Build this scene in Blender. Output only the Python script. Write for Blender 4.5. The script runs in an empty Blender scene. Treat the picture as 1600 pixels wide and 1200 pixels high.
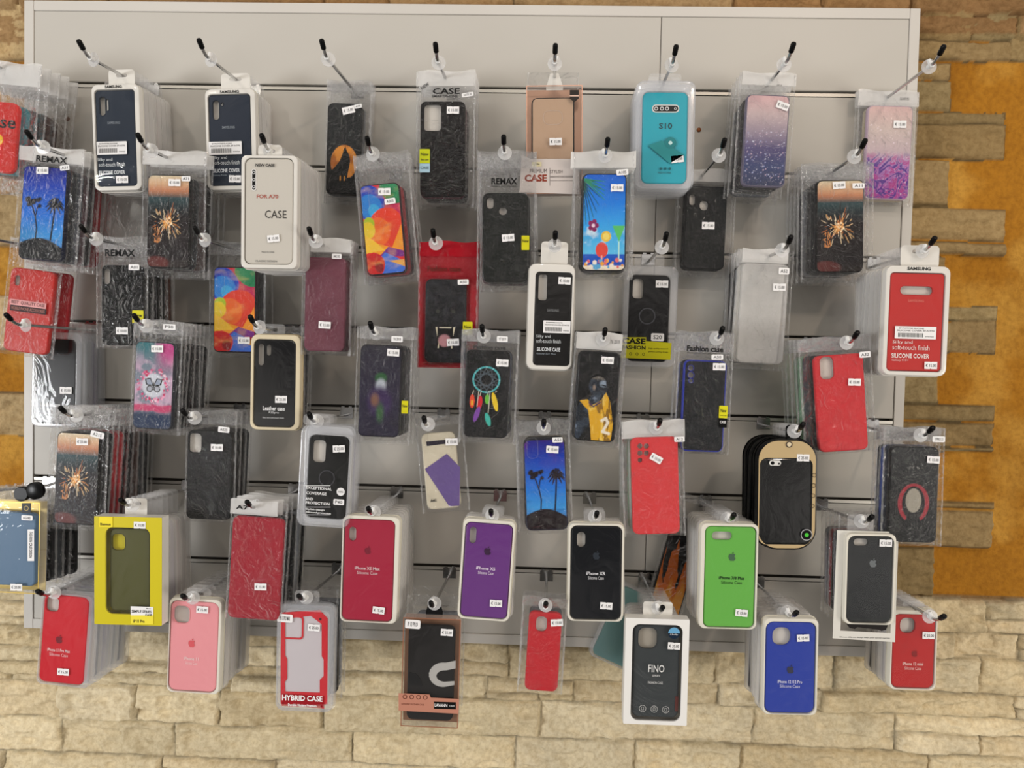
import bpy, math, random
import numpy as np
from mathutils import Vector, Matrix
from mathutils.geometry import tessellate_polygon

scene = bpy.context.scene
COL = scene.collection
random.seed(7)

# ------------------------------------------------------------------ camera
CX, CD, CZ = 0.1404, 1.3194, -0.0584
PI_, YA, RO, F = -0.03279, -0.02798, 0.02335, 1105.83
CAM = Vector((CX, -CD, CZ))
FW = Vector((math.sin(YA)*math.cos(PI_), math.cos(YA)*math.cos(PI_), math.sin(PI_)))
R0 = Vector((math.cos(YA), -math.sin(YA), 0)); U0 = R0.cross(FW)
RT = R0*math.cos(RO) + U0*math.sin(RO); UP = -R0*math.sin(RO) + U0*math.cos(RO)
cd = bpy.data.cameras.new('camera'); cam = bpy.data.objects.new('camera', cd); COL.objects.link(cam)
cd.sensor_width = 36; cd.lens = F*36/1600; cd.clip_start = 0.01
cam.matrix_world = Matrix(((RT.x, UP.x, -FW.x, CAM.x), (RT.y, UP.y, -FW.y, CAM.y), (RT.z, UP.z, -FW.z, CAM.z), (0, 0, 0, 1)))
scene.camera = cam

def ray(px, py):
    return FW + RT*((px-800)/F) + UP*((600-py)/F)
def at(px, py, d):                       # the point seen at this pixel on the plane d metres in front of the panel
    v = ray(px, py); t = (-d + CD)/v.y
    return CAM + v*t
def proj(p):
    q = p-CAM; z = q.dot(FW)
    return (800+F*q.dot(RT)/z, 600-F*q.dot(UP)/z)

# ------------------------------------------------------------------ view, world, lamps
vs = scene.view_settings
vs.view_transform = 'Standard'; vs.look = 'None'; vs.gamma = 1.0; vs.use_curve_mapping = False; vs.exposure = -0.24
scene.cycles.transparent_max_bounces = 40
scene.cycles.max_bounces = 10
scene.cycles.sample_clamp_indirect = 4.0
scene.cycles.use_denoising = True

def lin(c):
    if isinstance(c, str):
        c = c.lstrip('#'); c = [int(c[i:i+2], 16)/255 for i in (0, 2, 4)]
    return tuple(x/12.92 if x <= 0.04045 else ((x+0.055)/1.055)**2.4 for x in c[:3])

w = bpy.data.worlds.new('shop_room'); scene.world = w; w.use_nodes = True
nt = w.node_tree; nt.nodes.clear()
o_ = nt.nodes.new('ShaderNodeOutputWorld'); bg = nt.nodes.new('ShaderNodeBackground')
tc = nt.nodes.new('ShaderNodeTexCoord'); nz = nt.nodes.new('ShaderNodeTexNoise'); nz.inputs['Scale'].default_value = 2.6; nz.inputs['Detail'].default_value = 3
cr = nt.nodes.new('ShaderNodeValToRGB')
cr.color_ramp.elements[0].position = 0.42; cr.color_ramp.elements[0].color = (0.16, 0.15, 0.14, 1)
cr.color_ramp.elements[1].position = 0.66; cr.color_ramp.elements[1].color = (1.7, 1.6, 1.5, 1)
nt.links.new(tc.outputs['Generated'], nz.inputs['Vector']); nt.links.new(nz.outputs['Fac'], cr.inputs['Fac'])
nt.links.new(cr.outputs['Color'], bg.inputs['Color']); bg.inputs['Strength'].default_value = 0.62
nt.links.new(bg.outputs[0], o_.inputs['Surface'])

def lamp(name, loc, target, power, size, color):
    l = bpy.data.lights.new(name, 'AREA'); l.shape = 'DISK'; l.size = size; l.energy = power; l.color = color
    o = bpy.data.objects.new(name, l); COL.objects.link(o); o.location = loc
    o.rotation_euler = (Vector(target)-Vector(loc)).to_track_quat('-Z', 'Y').to_euler()
    return o
lamp('ceiling_spot', (1.15, -1.7, 1.15), (0.2, 0, -0.1), 6.6, 0.10, (1.0, 0.80, 0.64))
lamp('ceiling_spot', (-1.2, -1.6, 1.15), (-0.3, 0, -0.3), 4.0, 0.10, (1.0, 0.93, 0.82))
lamp('ceiling_spot', (0.15, -2.0, 1.4), (0.0, 0, -0.3), 4.4, 0.10, (1.0, 0.93, 0.84))
for x, y, z in ((-0.6, -1.3, 1.3), (0.75, -1.2, 1.35), (-1.9, -2.2, 0.7), (2.0, -2.0, 0.6), (0.5, -2.9, 1.9)):
    lamp('glint_spot', (x, y, z), (x*0.3, 0, -0.15), 0.9, 0.04, (1.0, 0.94, 0.86))  # added lamps with no known fitting, for glints on the plastic film
lamp('fill_left', (-3.1, -2.5, -0.55), (-0.2, 0, -0.6), 80, 1.2, (0.97, 0.98, 1.0))  # added cool fill from the left, out of view; no window is known there
lamp('fill_right', (3.3, -2.6, -0.6), (0.2, 0, -0.6), 58, 1.2, (1.0, 0.93, 0.84))  # invented warm fill lamp on the right, brightens the shaded panel

# ------------------------------------------------------------------ materials
MATS = {}
def mat(col, rough=0.45, metal=0.0, coat=0.0, spec=0.22, bump=None, emit=None):
    key = ('m', col, rough, metal, coat, spec, bump, emit)
    if key in MATS: return MATS[key]
    m = bpy.data.materials.new('surface_'+str(col).lstrip('#')); m.use_nodes = True
    nt = m.node_tree; b = nt.nodes['Principled BSDF']
    lc = lin(col); lc = tuple(x*0.55 for x in lc) if max(lc) < 0.022 else lc
    b.inputs['Base Color'].default_value = (*lc, 1); b.inputs['Roughness'].default_value = rough
    b.inputs['Metallic'].default_value = metal; b.inputs['Coat Weight'].default_value = coat
    b.inputs['Specular IOR Level'].default_value = spec
    if emit: b.inputs['Emission Color'].default_value = (*lin(col), 1); b.inputs['Emission Strength'].default_value = emit
    tc = nt.nodes.new('ShaderNodeTexCoord'); n = nt.nodes.new('ShaderNodeTexNoise')
    n.inputs['Scale'].default_value = bump[0] if bump else 400; n.inputs['Detail'].default_value = 3
    bp = nt.nodes.new('ShaderNodeBump'); bp.inputs['Strength'].default_value = bump[1] if bump else 0.06; bp.inputs['Distance'].default_value = 0.001
    nt.links.new(tc.outputs['Object'], n.inputs['Vector']); nt.links.new(n.outputs['Fac'], bp.inputs['Height'])
    nt.links.new(bp.outputs['Normal'], b.inputs['Normal'])
    MATS[key] = m; return m

def vmat(name='printed', rough=0.35, bump=None, coat=0.0):
    key = ('v', name, rough, bump, coat)
    if key in MATS: return MATS[key]
    m = bpy.data.materials.new(name); m.use_nodes = True; nt = m.node_tree; b = nt.nodes['Principled BSDF']
    a = nt.nodes.new('ShaderNodeVertexColor'); a.layer_name = 'col'
    b.inputs['Roughness'].default_value = rough; b.inputs['Coat Weight'].default_value = coat
    b.inputs['Specular IOR Level'].default_value = 0.22
    if bump:
        tc = nt.nodes.new('ShaderNodeTexCoord'); n = nt.nodes.new('ShaderNodeTexNoise')
        n.inputs['Scale'].default_value = bump[0]; n.inputs['Detail'].default_value = 8; n.inputs['Roughness'].default_value = 0.65
        bp = nt.nodes.new('ShaderNodeBump'); bp.inputs['Strength'].default_value = bump[1]; bp.inputs['Distance'].default_value = bump[2]
        mx = nt.nodes.new('ShaderNodeMixRGB'); mx.blend_type = 'MULTIPLY'; mx.inputs['Fac'].default_value = 1
        rp = nt.nodes.new('ShaderNodeValToRGB'); rp.color_ramp.elements[0].position = 0.3; rp.color_ramp.elements[0].color = (0.72, 0.68, 0.62, 1)
        rp.color_ramp.elements[1].position = 0.6; rp.color_ramp.elements[1].color = (1, 1, 1, 1)
        nt.links.new(tc.outputs['Object'], n.inputs['Vector']); nt.links.new(n.outputs['Fac'], bp.inputs['Height'])
        nt.links.new(bp.outputs['Normal'], b.inputs['Normal'])
        nt.links.new(n.outputs['Fac'], rp.inputs['Fac']); nt.links.new(rp.outputs['Color'], mx.inputs['Color2'])
        nt.links.new(a.outputs['Color'], mx.inputs['Color1']); nt.links.new(mx.outputs['Color'], b.inputs['Base Color'])
    else:
        nt.links.new(a.outputs['Color'], b.inputs['Base Color'])
    MATS[key] = m; return m

def film(name, haze=0.04, dist=0.008, base=0.05, k=0.6, rough=0.08, bump=0.0, scale=90, tint=(0.97, 0.97, 0.97), hazecol=(0.9, 0.9, 0.9)):
    key = ('f', name)
    if key in MATS: return MATS[key]
    m = bpy.data.materials.new(name); m.use_nodes = True; nt = m.node_tree; nt.nodes.clear()
    N = nt.nodes.new; L = nt.links.new
    out = N('ShaderNodeOutputMaterial'); tr = N('ShaderNodeBsdfTransparent'); tr.inputs[0].default_value = (*tint, 1)
    gl = N('ShaderNodeBsdfGlossy'); gl.inputs['Roughness'].default_value = rough; gl.inputs['Color'].default_value = (1, 1, 1, 1)
    df = N('ShaderNodeBsdfDiffuse'); df.inputs['Color'].default_value = (*hazecol, 1)
    lw = N('ShaderNodeLayerWeight'); lw.inputs['Blend'].default_value = 0.35
    pw = N('ShaderNodeMath'); pw.operation = 'POWER'; pw.inputs[1].default_value = 2.0
    ml = N('ShaderNodeMath'); ml.operation = 'MULTIPLY_ADD'; ml.inputs[1].default_value = k; ml.inputs[2].default_value = base; ml.use_clamp = True
    L(lw.outputs['Facing'], pw.inputs[0]); L(pw.outputs[0], ml.inputs[0])
    m1 = N('ShaderNodeMixShader'); L(ml.outputs[0], m1.inputs[0]); L(tr.outputs[0], m1.inputs[1]); L(gl.outputs[0], m1.inputs[2])
    m2 = N('ShaderNodeMixShader'); m2.inputs[0].default_value = haze; L(m1.outputs[0], m2.inputs[1]); L(df.outputs[0], m2.inputs[2])
    L(m2.outputs[0], out.inputs['Surface'])
    if bump:
        t = N('ShaderNodeTexCoord'); oi = N('ShaderNodeObjectInfo'); ad = N('ShaderNodeVectorMath'); ad.operation = 'ADD'
        sc = N('ShaderNodeVectorMath'); sc.operation = 'SCALE'; sc.inputs['Scale'].default_value = 5.0
        cx = N('ShaderNodeCombineXYZ')
        L(oi.outputs['Random'], cx.inputs[0]); L(oi.outputs['Random'], cx.inputs[2]); L(cx.outputs[0], sc.inputs[0])
        L(t.outputs['Object'], ad.inputs[0]); L(sc.outputs[0], ad.inputs[1])
        n = N('ShaderNodeTexNoise'); n.inputs['Scale'].default_value = scale; n.inputs['Detail'].default_value = 4; n.inputs['Distortion'].default_value = 1.2
        L(ad.outputs[0], n.inputs['Vector'])
        ab = N('ShaderNodeMath'); ab.operation = 'SUBTRACT'; ab.inputs[1].default_value = 0.5
        a2 = N('ShaderNodeMath'); a2.operation = 'ABSOLUTE'; L(n.outputs['Fac'], ab.inputs[0]); L(ab.outputs[0], a2.inputs[0])
        bp = N('ShaderNodeBump'); bp.inputs['Strength'].default_value = bump; bp.inputs['Distance'].default_value = dist
        L(a2.outputs[0], bp.inputs['Height']); L(bp.outputs[0], gl.inputs['Normal']); L(bp.outputs[0], lw.inputs['Normal'])
    MATS[key] = m; return m

BAG = film('clear_bag_film', haze=0.005, base=0.02, k=0.5, rough=0.06, bump=1.0, scale=42, dist=0.022)
SEAM_F = film('bag_seam_film', haze=0.10, base=0.12, k=0.6, rough=0.10, bump=1.0, scale=160, dist=0.012)
HEADW = film('white_header_film', dist=0.014, haze=0.50, base=0.07, k=0.4, rough=0.12, bump=0.8, scale=50, hazecol=(0.82, 0.81, 0.79))
HEADC = film('clear_header_film', haze=0.045, dist=0.028, base=0.08, k=0.5, rough=0.07, bump=1.0, scale=70)
HEADR = film('red_bag_film', haze=0.86, base=0.07, k=0.4, rough=0.15, bump=0.8, scale=50, hazecol=lin('#a31220'))
WINDOW = film('window_film', haze=0.004, base=0.026, k=0.4, rough=0.035, bump=0.24, scale=10)
TRAYC = film('clear_tray', haze=0.22, base=0.06, k=0.5, rough=0.12, hazecol=(0.80, 0.82, 0.86))
TAB_F = film('clear_tab', haze=0.09, base=0.07, k=0.6, rough=0.1)
TRAYS = film('translucent_tray', haze=0.5, base=0.06, k=0.5, rough=0.15, hazecol=(0.74, 0.72, 0.69))
TRAYW = mat('#dcd9d2', 0.3, coat=0.3)
CLEARCASE = film('clear_case', haze=0.32, base=0.06, k=0.6, rough=0.12, hazecol=(0.80, 0.78, 0.76))
CHROME = mat('#c9c9c9', 0.18, metal=1.0)
BLACKP = mat('#060607', 0.3)
DISC = film('clear_stopper_plastic', haze=0.28, base=0.12, k=0.6, rough=0.1)
WHITEP = mat('#e6e6e4', 0.35)
PAPER = mat('#efeeee', 0.5)
INK = mat('#1b1b20', 0.6)

# ------------------------------------------------------------------ mesh tools
class MB:
    def __init__(s): s.v = []; s.f = []; s.mi = []; s.m = []
    def mid(s, m):
        if m not in s.m: s.m.append(m)
        return s.m.index(m)
    def add(s, vs, fs, m):
        o = len(s.v); s.v += [tuple(p) for p in vs]; k = s.mid(m)
        for f in fs: s.f.append(tuple(i+o for i in f)); s.mi.append(k)
    def box(s, x0, x1, y0, y1, z0, z1, m):
        v = [(x0, y0, z0), (x1, y0, z0), (x1, y1, z0), (x0, y1, z0), (x0, y0, z1), (x1, y0, z1), (x1, y1, z1), (x0, y1, z1)]
        s.add(v, [(0, 3, 2, 1), (4, 5, 6, 7), (0, 1, 5, 4), (1, 2, 6, 5), (2, 3, 7, 6), (3, 0, 4, 7)], m)
    def rings(s, rings, m, cap0=False, cap1=False):
        n = len(rings[0]); v = [p for r in rings for p in r]; f = []
        for a in range(len(rings)-1):
            for i in range(n):
                j = (i+1) % n; f.append((a*n+i, a*n+j, (a+1)*n+j, (a+1)*n+i))
        if cap0: f.append(tuple(reversed(range(n))))
        if cap1: f.append(tuple((len(rings)-1)*n+i for i in range(n)))
        s.add(v, f, m)
    def tube(s, pts, r, m, n=10, caps=True):
        rs = []; pts = [Vector(p) for p in pts]
        rr_ = r if isinstance(r, (list, tuple)) else [r]*len(pts)
        for i, p in enumerate(pts):
            t = (pts[min(i+1, len(pts)-1)]-pts[max(i-1, 0)]).normalized()
            a = t.cross(Vector((0, 0, 1)) if abs(t.z) < 0.9 else Vector((1, 0, 0))).normalized(); b = t.cross(a)
            rs.append([p+(a*math.cos(2*math.pi*k/n)+b*math.sin(2*math.pi*k/n))*rr_[i] for k in range(n)])
        s.rings(rs, m, caps, caps)
    def flat(s, outer, y, m, holes=()):      # polygon in x,z facing -y
        loops = [[Vector((p[0], p[1], 0)) for p in outer]]+[[Vector((p[0], p[1], 0)) for p in h] for h in holes]
        allp = [p for l in loops for p in l]; fs = []
        for t in tessellate_polygon(loops):
            a, b, c = (allp[i] for i in t)
            if (b-a).cross(c-a).z < 0: t = (t[0], t[2], t[1])
            fs.append(tuple(t))
        s.add([(p.x, y, p.y) for p in allp], fs, m)
    def plate(s, outer, y0, y1, m, holes=()):  # solid plate with through holes
        s.flat(outer, y0, m, holes); s.flat(outer, y1, m, holes)
        for l in [outer]+list(holes):
            s.rings([[(p[0], y0, p[1]) for p in l], [(p[0], y1, p[1]) for p in l]], m)
    def text(s, string, x, z, wd, ht, m, y=0.0, rot=0.0, bold=0.0):
        vs, fs = textmesh(string, bold)
        xs = [p[0] for p in vs]; zs = [p[1] for p in vs]
        x0, x1, z0, z1 = min(xs), max(xs), min(zs), max(zs)
        sz = ht/max(z1-z0, 1e-6); sx = (wd/max(x1-x0, 1e-6)) if wd else sz
        c, sn = math.cos(rot), math.sin(rot); out = []
        for p in vs:
            a = (p[0]-(x0+x1)/2)*sx; b = (p[1]-(z0+z1)/2)*sz
            out.append((x+a*c+b*sn, y, z-a*sn+b*c))
        s.add(out, fs, m)
    def build(s, name, parent=None, loc=(0, 0, 0), smooth=True, me=None):
        me = s.mesh(name, smooth) if me is None else me
        o = bpy.data.objects.new(name, me); COL.objects.link(o); o.parent = parent; o.location = loc
        return o
    def mesh(s, name, smooth=True):
        me = bpy.data.meshes.new(name); me.from_pydata(s.v, [], s.f)
        for m in s.m: me.materials.append(m)
        me.polygons.foreach_set('material_index', s.mi)
        if smooth:
            me.polygons.foreach_set('use_smooth', [True]*len(s.f)); me.set_sharp_from_angle(angle=math.radians(38))
        me.update(); return me

TXT = {}
def textmesh(string, bold):
    k = (string, bold)
    if k not in TXT:
        c = bpy.data.curves.new('t', 'FONT'); c.body = string; c.offset = bold; c.resolution_u = 2
        o = bpy.data.objects.new('t', c); me = bpy.data.meshes.new_from_object(o)
        TXT[k] = ([tuple(v.co) for v in me.vertices], [tuple(p.vertices) for p in me.polygons])
        bpy.data.objects.remove(o); bpy.data.curves.remove(c); bpy.data.meshes.remove(me)
        if not TXT[k][0]: TXT[k] = ([(0, 0, 0), (1, 0, 0), (0, 1, 0)], [(0, 1, 2)])
    return TXT[k]

def rr(cx, cz, w, h, r, n=6, inset=0.0):
    w -= 2*inset; h -= 2*inset; r = max(min(r-inset, w/2-1e-5, h/2-1e-5), 0.0004); p = []
    for qx, qz, a0 in ((1, -1, -90), (1, 1, 0), (-1, 1, 90), (-1, -1, 180)):
        for i in range(n+1):
            a = math.radians(a0+90*i/n); p.append((cx+qx*(w/2-r)+r*math.cos(a), cz+qz*(h/2-r)+r*math.sin(a)))
    return p
def circ(cx, cz, r, n=20, rz=None):
    return [(cx+r*math.cos(2*math.pi*i/n), cz+(rz or r)*math.sin(2*math.pi*i/n)) for i in range(n)]
def ring3(pts, y): return [(p[0], y, p[1]) for p in pts]

def empty(name, loc, ry=0.0):
    o = bpy.data.objects.new(name, None); COL.objects.link(o); o.location = loc; o.rotation_euler = (0, ry, 0)
    o.empty_display_size = 0.01; return o
def tag(o, label, cat, group=None):
    o['label'] = label; o['category'] = cat
    if group: o['group'] = group

# ------------------------------------------------------------------ numpy noise
def vnoise(x, y, seed=0):
    xi = np.floor(x).astype(int); yi = np.floor(y).astype(int); fx = x-xi; fy = y-yi
    fx = fx*fx*(3-2*fx); fy = fy*fy*(3-2*fy)
    def h(a, b):
        n = (a*374761393+b*668265263+seed*1442695041) & 0x7fffffff
        n = ((n ^ (n >> 13))*1274126177) & 0x7fffffff
        return ((n ^ (n >> 16)) & 0xffff)/65535.0
    return (h(xi, yi)*(1-fx)+h(xi+1, yi)*fx)*(1-fy)+(h(xi, yi+1)*(1-fx)+h(xi+1, yi+1)*fx)*fy
def fbm(x, y, seed=0, o=4):
    t = 0; a = 0.5; s = 0
    for k in range(o):
        t = t+a*vnoise(x*2**k, y*2**k, seed+k*17); s += a; a *= 0.5
    return t/s
def sst(a, b, x):
    t = np.clip((x-a)/(b-a), 0, 1); return t*t*(3-2*t)
# ------------------------------------------------------------------ printed pictures, painted on a fine grid
H_ = 2.1                                    # pictures are 1 wide, 2.1 high, v up from the bottom
class Pic:
    def __init__(s, nx=84, nz=176):
        s.nx, s.nz = nx, nz
        u, v = np.meshgrid(np.linspace(0, 1, nx), np.linspace(0, H_, nz)); s.u, s.v = u, v
        s.c = np.zeros(u.shape+(3,))
    def fill(s, col): s.c[:] = lin(col)
    def grad(s, stops):
        vv = s.v/H_; xs = [a for a, _ in stops]; cs = [lin(c) for _, c in stops]
        for k in range(3): s.c[..., k] = np.interp(vv, xs, [c[k] for c in cs])
    def mix(s, m, col):
        m = np.clip(m, 0, 1)[..., None]; s.c = s.c*(1-m)+np.array(lin(col))*m
    def disk(s, x, y, r, col, ry=None, soft=0.01):
        d = np.sqrt((s.u-x)**2+((s.v-y)*(r/(ry or r)))**2); s.mix(1-sst(r-soft, r+soft, d), col); return d
    def poly(s, pts, col):
        x, y = s.u, s.v; ins = np.zeros(x.shape, bool); n = len(pts)
        for i in range(n):
            x0, y0 = pts[i]; x1, y1 = pts[(i+1) % n]
            if y0 == y1: continue
            c = ((y0 > y) != (y1 > y)) & (x < (x1-x0)*(y-y0)/(y1-y0)+x0); ins ^= c
        s.mix(ins.astype(float), col)
    def line(s, x0, y0, x1, y1, wd, col, taper=False):
        dx, dy = x1-x0, y1-y0; L = dx*dx+dy*dy+1e-9
        t = np.clip(((s.u-x0)*dx+(s.v-y0)*dy)/L, 0, 1)
        d = np.hypot(s.u-x0-t*dx, s.v-y0-t*dy); ww = wd*(1-t*0.8) if taper else wd
        s.mix(1-sst(ww*0.5, ww*1.0+0.008, d), col)
    def curve(s, pts, wd, col):
        for a, b in zip(pts[:-1], pts[1:]): s.line(*a, *b, wd, col)

def palm(p, x, y, r, col, seed=0, dense=11):
    rnd = random.Random(seed)
    for i in range(dense):
        a = math.radians(-60+300*i/(dense-1)+rnd.uniform(-8, 8))
        ex, ey = x+r*math.cos(a), y+r*0.75*math.sin(a)-0.04
        mx, my = x+r*0.55*math.cos(a), y+r*0.55*math.sin(a)+0.05
        p.line(x, y, mx, my, 0.028, col); p.line(mx, my, ex, ey, 0.03, col, True)
def art_palms(p, sunset=False):
    top = '#0a1a86' if not sunset else '#231a86'
    p.grad([(0, '#0c0c14'), (0.15, '#3a7fc8'), (0.24, '#3f9ae0'), (0.5, '#1470d8'), (0.8, '#0a3cb0'), (1, top)])
    if sunset: p.mix(sst(1.2, 2.1, p.v)*sst(0.4, 0.9, fbm(p.u*4, p.v*4, 3))*0.5, '#7a1a70')
    p.mix(sst(0.55, 0.8, fbm(p.u*3, p.v*9, 5))*0.35*(p.v < 1.0), '#1c4f98')
    k = '#05060a' if not sunset else '#15040c'
    hill = 0.34+0.16*np.sin((p.u)*math.pi)-0.05*p.u; p.mix(1-sst(-0.01, 0.02, p.v-hill), k)
    p.curve([(0.36, 0.45), (0.38, 0.7), (0.33, 0.95), (0.26, 1.16), (0.2, 1.26)], 0.016, k)
    p.curve([(0.33, 0.95), (0.36, 1.15), (0.4, 1.25)], 0.012, k)
    for i in range(16):
        rnd = random.Random(i); p.disk(0.26+rnd.uniform(-0.19, 0.17), 1.28+rnd.uniform(-0.07, 0.1), 0.045, k, soft=0.02)
    p.curve([(0.72, 0.45), (0.75, 0.8), (0.78, 1.22)], 0.022, k)
    palm(p, 0.78, 1.24, 0.22, k, 2)
def art_sparkler(p, sd=1):
    p.grad([(0, '#2b2320'), (0.12, '#1a1416'), (0.35, '#1c1212'), (0.55, '#160e10'), (0.66, '#17262a'), (0.76, '#2a4448'), (0.84, '#c07f5c'), (0.92, '#d8b08a'), (1, '#dccbaa')])
    p.disk(0.2, 0.08, 0.32, '#5e2a26', ry=0.16, soft=0.06)
    p.line(0.5, 1.05, 0.5, 1.6, 0.008, '#0a0a0a')
    rnd = random.Random(sd); x, y = 0.46, 1.03
    for i in range(95):
        a = rnd.uniform(0, 2*math.pi); r1 = rnd.uniform(0.0, 1.0)**1.4*0.32; r2 = r1+rnd.uniform(0.02, 0.11)
        p.line(x+r1*math.cos(a), y+r1*math.sin(a), x+r2*math.cos(a), y+r2*math.sin(a)*1.2, rnd.uniform(0.0005, 0.004), rnd.choice(['#e89a48', '#f7c987', '#c9702c', '#fbe3b8']))
    for i in range(26):
        a = rnd.uniform(0, 6.28); r = rnd.uniform(0.0, 0.12); p.disk(x+0.04+r*math.cos(a), y+r*math.sin(a), rnd.uniform(0.01, 0.024), rnd.choice(['#ffe9c2', '#f4b260']))
    for i in range(16):
        a = rnd.uniform(0, 6.28); bx, by = 0.2+rnd.uniform(-.08, .1), 0.7+rnd.uniform(-.15, .14); p.line(bx, by, bx+0.06*math.cos(a), by+0.08*math.sin(a), 0.005, '#e0904a')
def art_wolf(p):
    p.fill('#17191a'); p.c[:] *= 1
    d = np.hypot(p.u-0.52, p.v-0.72)
    n = fbm(p.u*6, p.v*6, 8)
    p.mix((1-sst(0.40, 0.42, d)), '#e09234'); p.mix((1-sst(0.40, 0.42, d))*sst(0.45, 0.65, n)*0.8, '#a4581a')
    k = '#0a0a0b'
    p.poly([(0.05, 0.5), (0.2, 0.56), (0.38, 0.74), (0.47, 0.92), (0.5, 1.02), (0.56, 1.1), (0.6, 1.0), (0.68, 0.9), (0.72, 0.75), (0.66, 0.5), (0.62, 0.3), (0.3, 0.28), (0.0, 0.3)], k)
    p.poly([(0.0, 0.42), (0.5, 0.34), (1, 0.4), (1, 0), (0, 0)], k)
    p.line(0.42, 0.38, 0.42, 0.3, 0.02, '#c98a30'); p.line(0.55, 0.38, 0.55, 0.3, 0.02, '#c98a30')
def art_swirl(p):
    u = p.u+0.12*(fbm(p.u*2, p.v*2, 4)-.5); v = p.v
    p.fill('#d8342c')
    def blob(x, y, r, c, ry=None):
        d = np.sqrt((u-x)**2+((v-y)*(r/(ry or r)))**2); p.mix(1-sst(r-0.015, r+0.015, d), c)
        p.mix((1-sst(r-0.12, r-0.02, d))*(fbm(p.u*5, p.v*5, int(r*100))*0.6), c)
        return d
    blob(0.7, 1.5, 0.62, '#c2185a'); blob(0.95, 2.05, 0.42, '#2f8a5a'); blob(0.18, 1.7, 0.42, '#2146b8'); blob(0.22, 1.6, 0.30, '#2a7fd0'); blob(0.3, 1.5, 0.16, '#3fa6dc')
    blob(0.6, 1.05, 0.5, '#e0402a'); blob(0.35, 1.0, 0.34, '#e8692a'); blob(0.12, 1.2, 0.16, '#a8c02c'); blob(0.08, 1.05, 0.2, '#e2c62e')
    p.poly([(0, 0.95), (0.3, 0.72), (0.7, 0.6), (1, 1.15), (1, 0.5), (0.5, 0.4), (0, 0.6)], '#ee9a26')
    p.poly([(0, 0.95), (0.25, 0.78), (0.5, 0.55), (0, 0.5)], '#f0c23c')
    p.poly([(0.35, 0.42), (0.6, 0.62), (1.0, 0.5), (1.0, 0.36)], '#7a2a86')
    p.poly([(0.3, 0.3), (0.5, 0.5), (1, 0.25), (1, 0), (0.3, 0)], '#3f6fd0'); p.poly([(0.55, 0.3), (1, 0.3), (1, 0.12)], '#e4a850')
    blob(0.2, 0.22, 0.27, '#c42424'); blob(0.3, 0.15, 0.12, '#8a1a1e')
    p.mix(0.25*sst(0.5, 0.8, fbm(p.u*3+9, p.v*6, 3)), '#ffd070')
def art_beach(p):
    p.grad([(0, '#e8d8c0'), (0.04, '#f0e4d0'), (0.05, '#0a48b8'), (0.16, '#1458c4'), (0.17, '#5cc0ec'), (0.4, '#38aef0'), (0.7, '#0f7fe4'), (1, '#1060d0')])
    p.mix(sst(0.5, 0.75, fbm(p.u*4, p.v*5, 6))*(p.v > 0.35)*(p.v < 0.95)*0.8, '#e8f6fc')
    for i in range(9):
        a = math.radians(-95+i*14); p.line(-0.02, 1.95, 0.4*math.cos(a), 1.75+0.75*math.sin(a), 0.016, '#1c5a4a' if i % 2 else '#0f3f44', True)
    for i in range(5): p.line(0.0, 2.0, 0.5, 1.95-0.1*i, 0.02, '#2c8a62', True)
    for a in range(5): p.disk(0.24+0.08*math.cos(a*1.26), 0.98+0.09*math.sin(a*1.26), 0.055, '#8a1a5e')
    p.disk(0.24, 0.98, 0.04, '#f4d8e8')
    p.disk(0.55, 0.74, 0.12, '#eec23a'); p.disk(0.55, 0.74, 0.08, '#f6dc70')
    p.disk(0.45, 0.44, 0.15, '#e2483a', ry=0.17); p.line(0.45, 0.3, 0.45, 0.12, 0.02, '#f0b0a0')
    p.poly([(0.7, 0.98), (1.0, 0.98), (0.86, 0.62)], '#58c86a'); p.line(0.86, 0.62, 0.86, 0.2, 0.015, '#c8f0e0')
    rnd = random.Random(3)
    for i in range(26): p.disk(rnd.uniform(0.05, 0.95), rnd.uniform(0.05, 0.22), rnd.uniform(0.025, 0.06), rnd.choice(['#f0a83a', '#e86a6a', '#f0e6d8', '#58a8d8']))
def art_glitter(p):
    p.grad([(0, '#343a56'), (0.22, '#3c4670'), (0.42, '#58507c'), (0.6, '#9a8c9c'), (0.8, '#c2aeb0'), (1, '#d8b0b2')])
    rnd = random.Random(9)
    for i in range(110): p.disk(rnd.uniform(0.03, 0.97), rnd.uniform(0, 1.3)**1.0, rnd.uniform(0.004, 0.014), rnd.choice(['#e8ecff', '#b0b8e8', '#f0d0e0']))
def art_marble(p):
    q = fbm(p.u*3, p.v*3, 2); n = fbm(p.u*3+q*2.5, p.v*3+q*2.5, 12)
    p.grad([(0, '#a84aa4'), (0.36, '#b07ac0'), (0.5, '#c8b4ba'), (0.75, '#d2c0ba'), (1, '#dab8b4')])
    lo = 1-sst(0.8, 1.15, p.v); s = np.sin(n*26)
    p.mix(lo*sst(0.1, 0.7, s)*0.85, '#4a2c90'); p.mix(lo*sst(0.55, 0.9, -s)*0.8, '#b8388c'); p.mix(lo*(1-sst(0.0, 0.12, abs(s)))*0.7, '#dcb0d8')
    rnd = random.Random(5)
    for i in range(40): p.disk(rnd.uniform(0.03, 0.97), rnd.uniform(0.05, 1.7), rnd.uniform(0.005, 0.014), '#f4e8f4')
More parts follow.
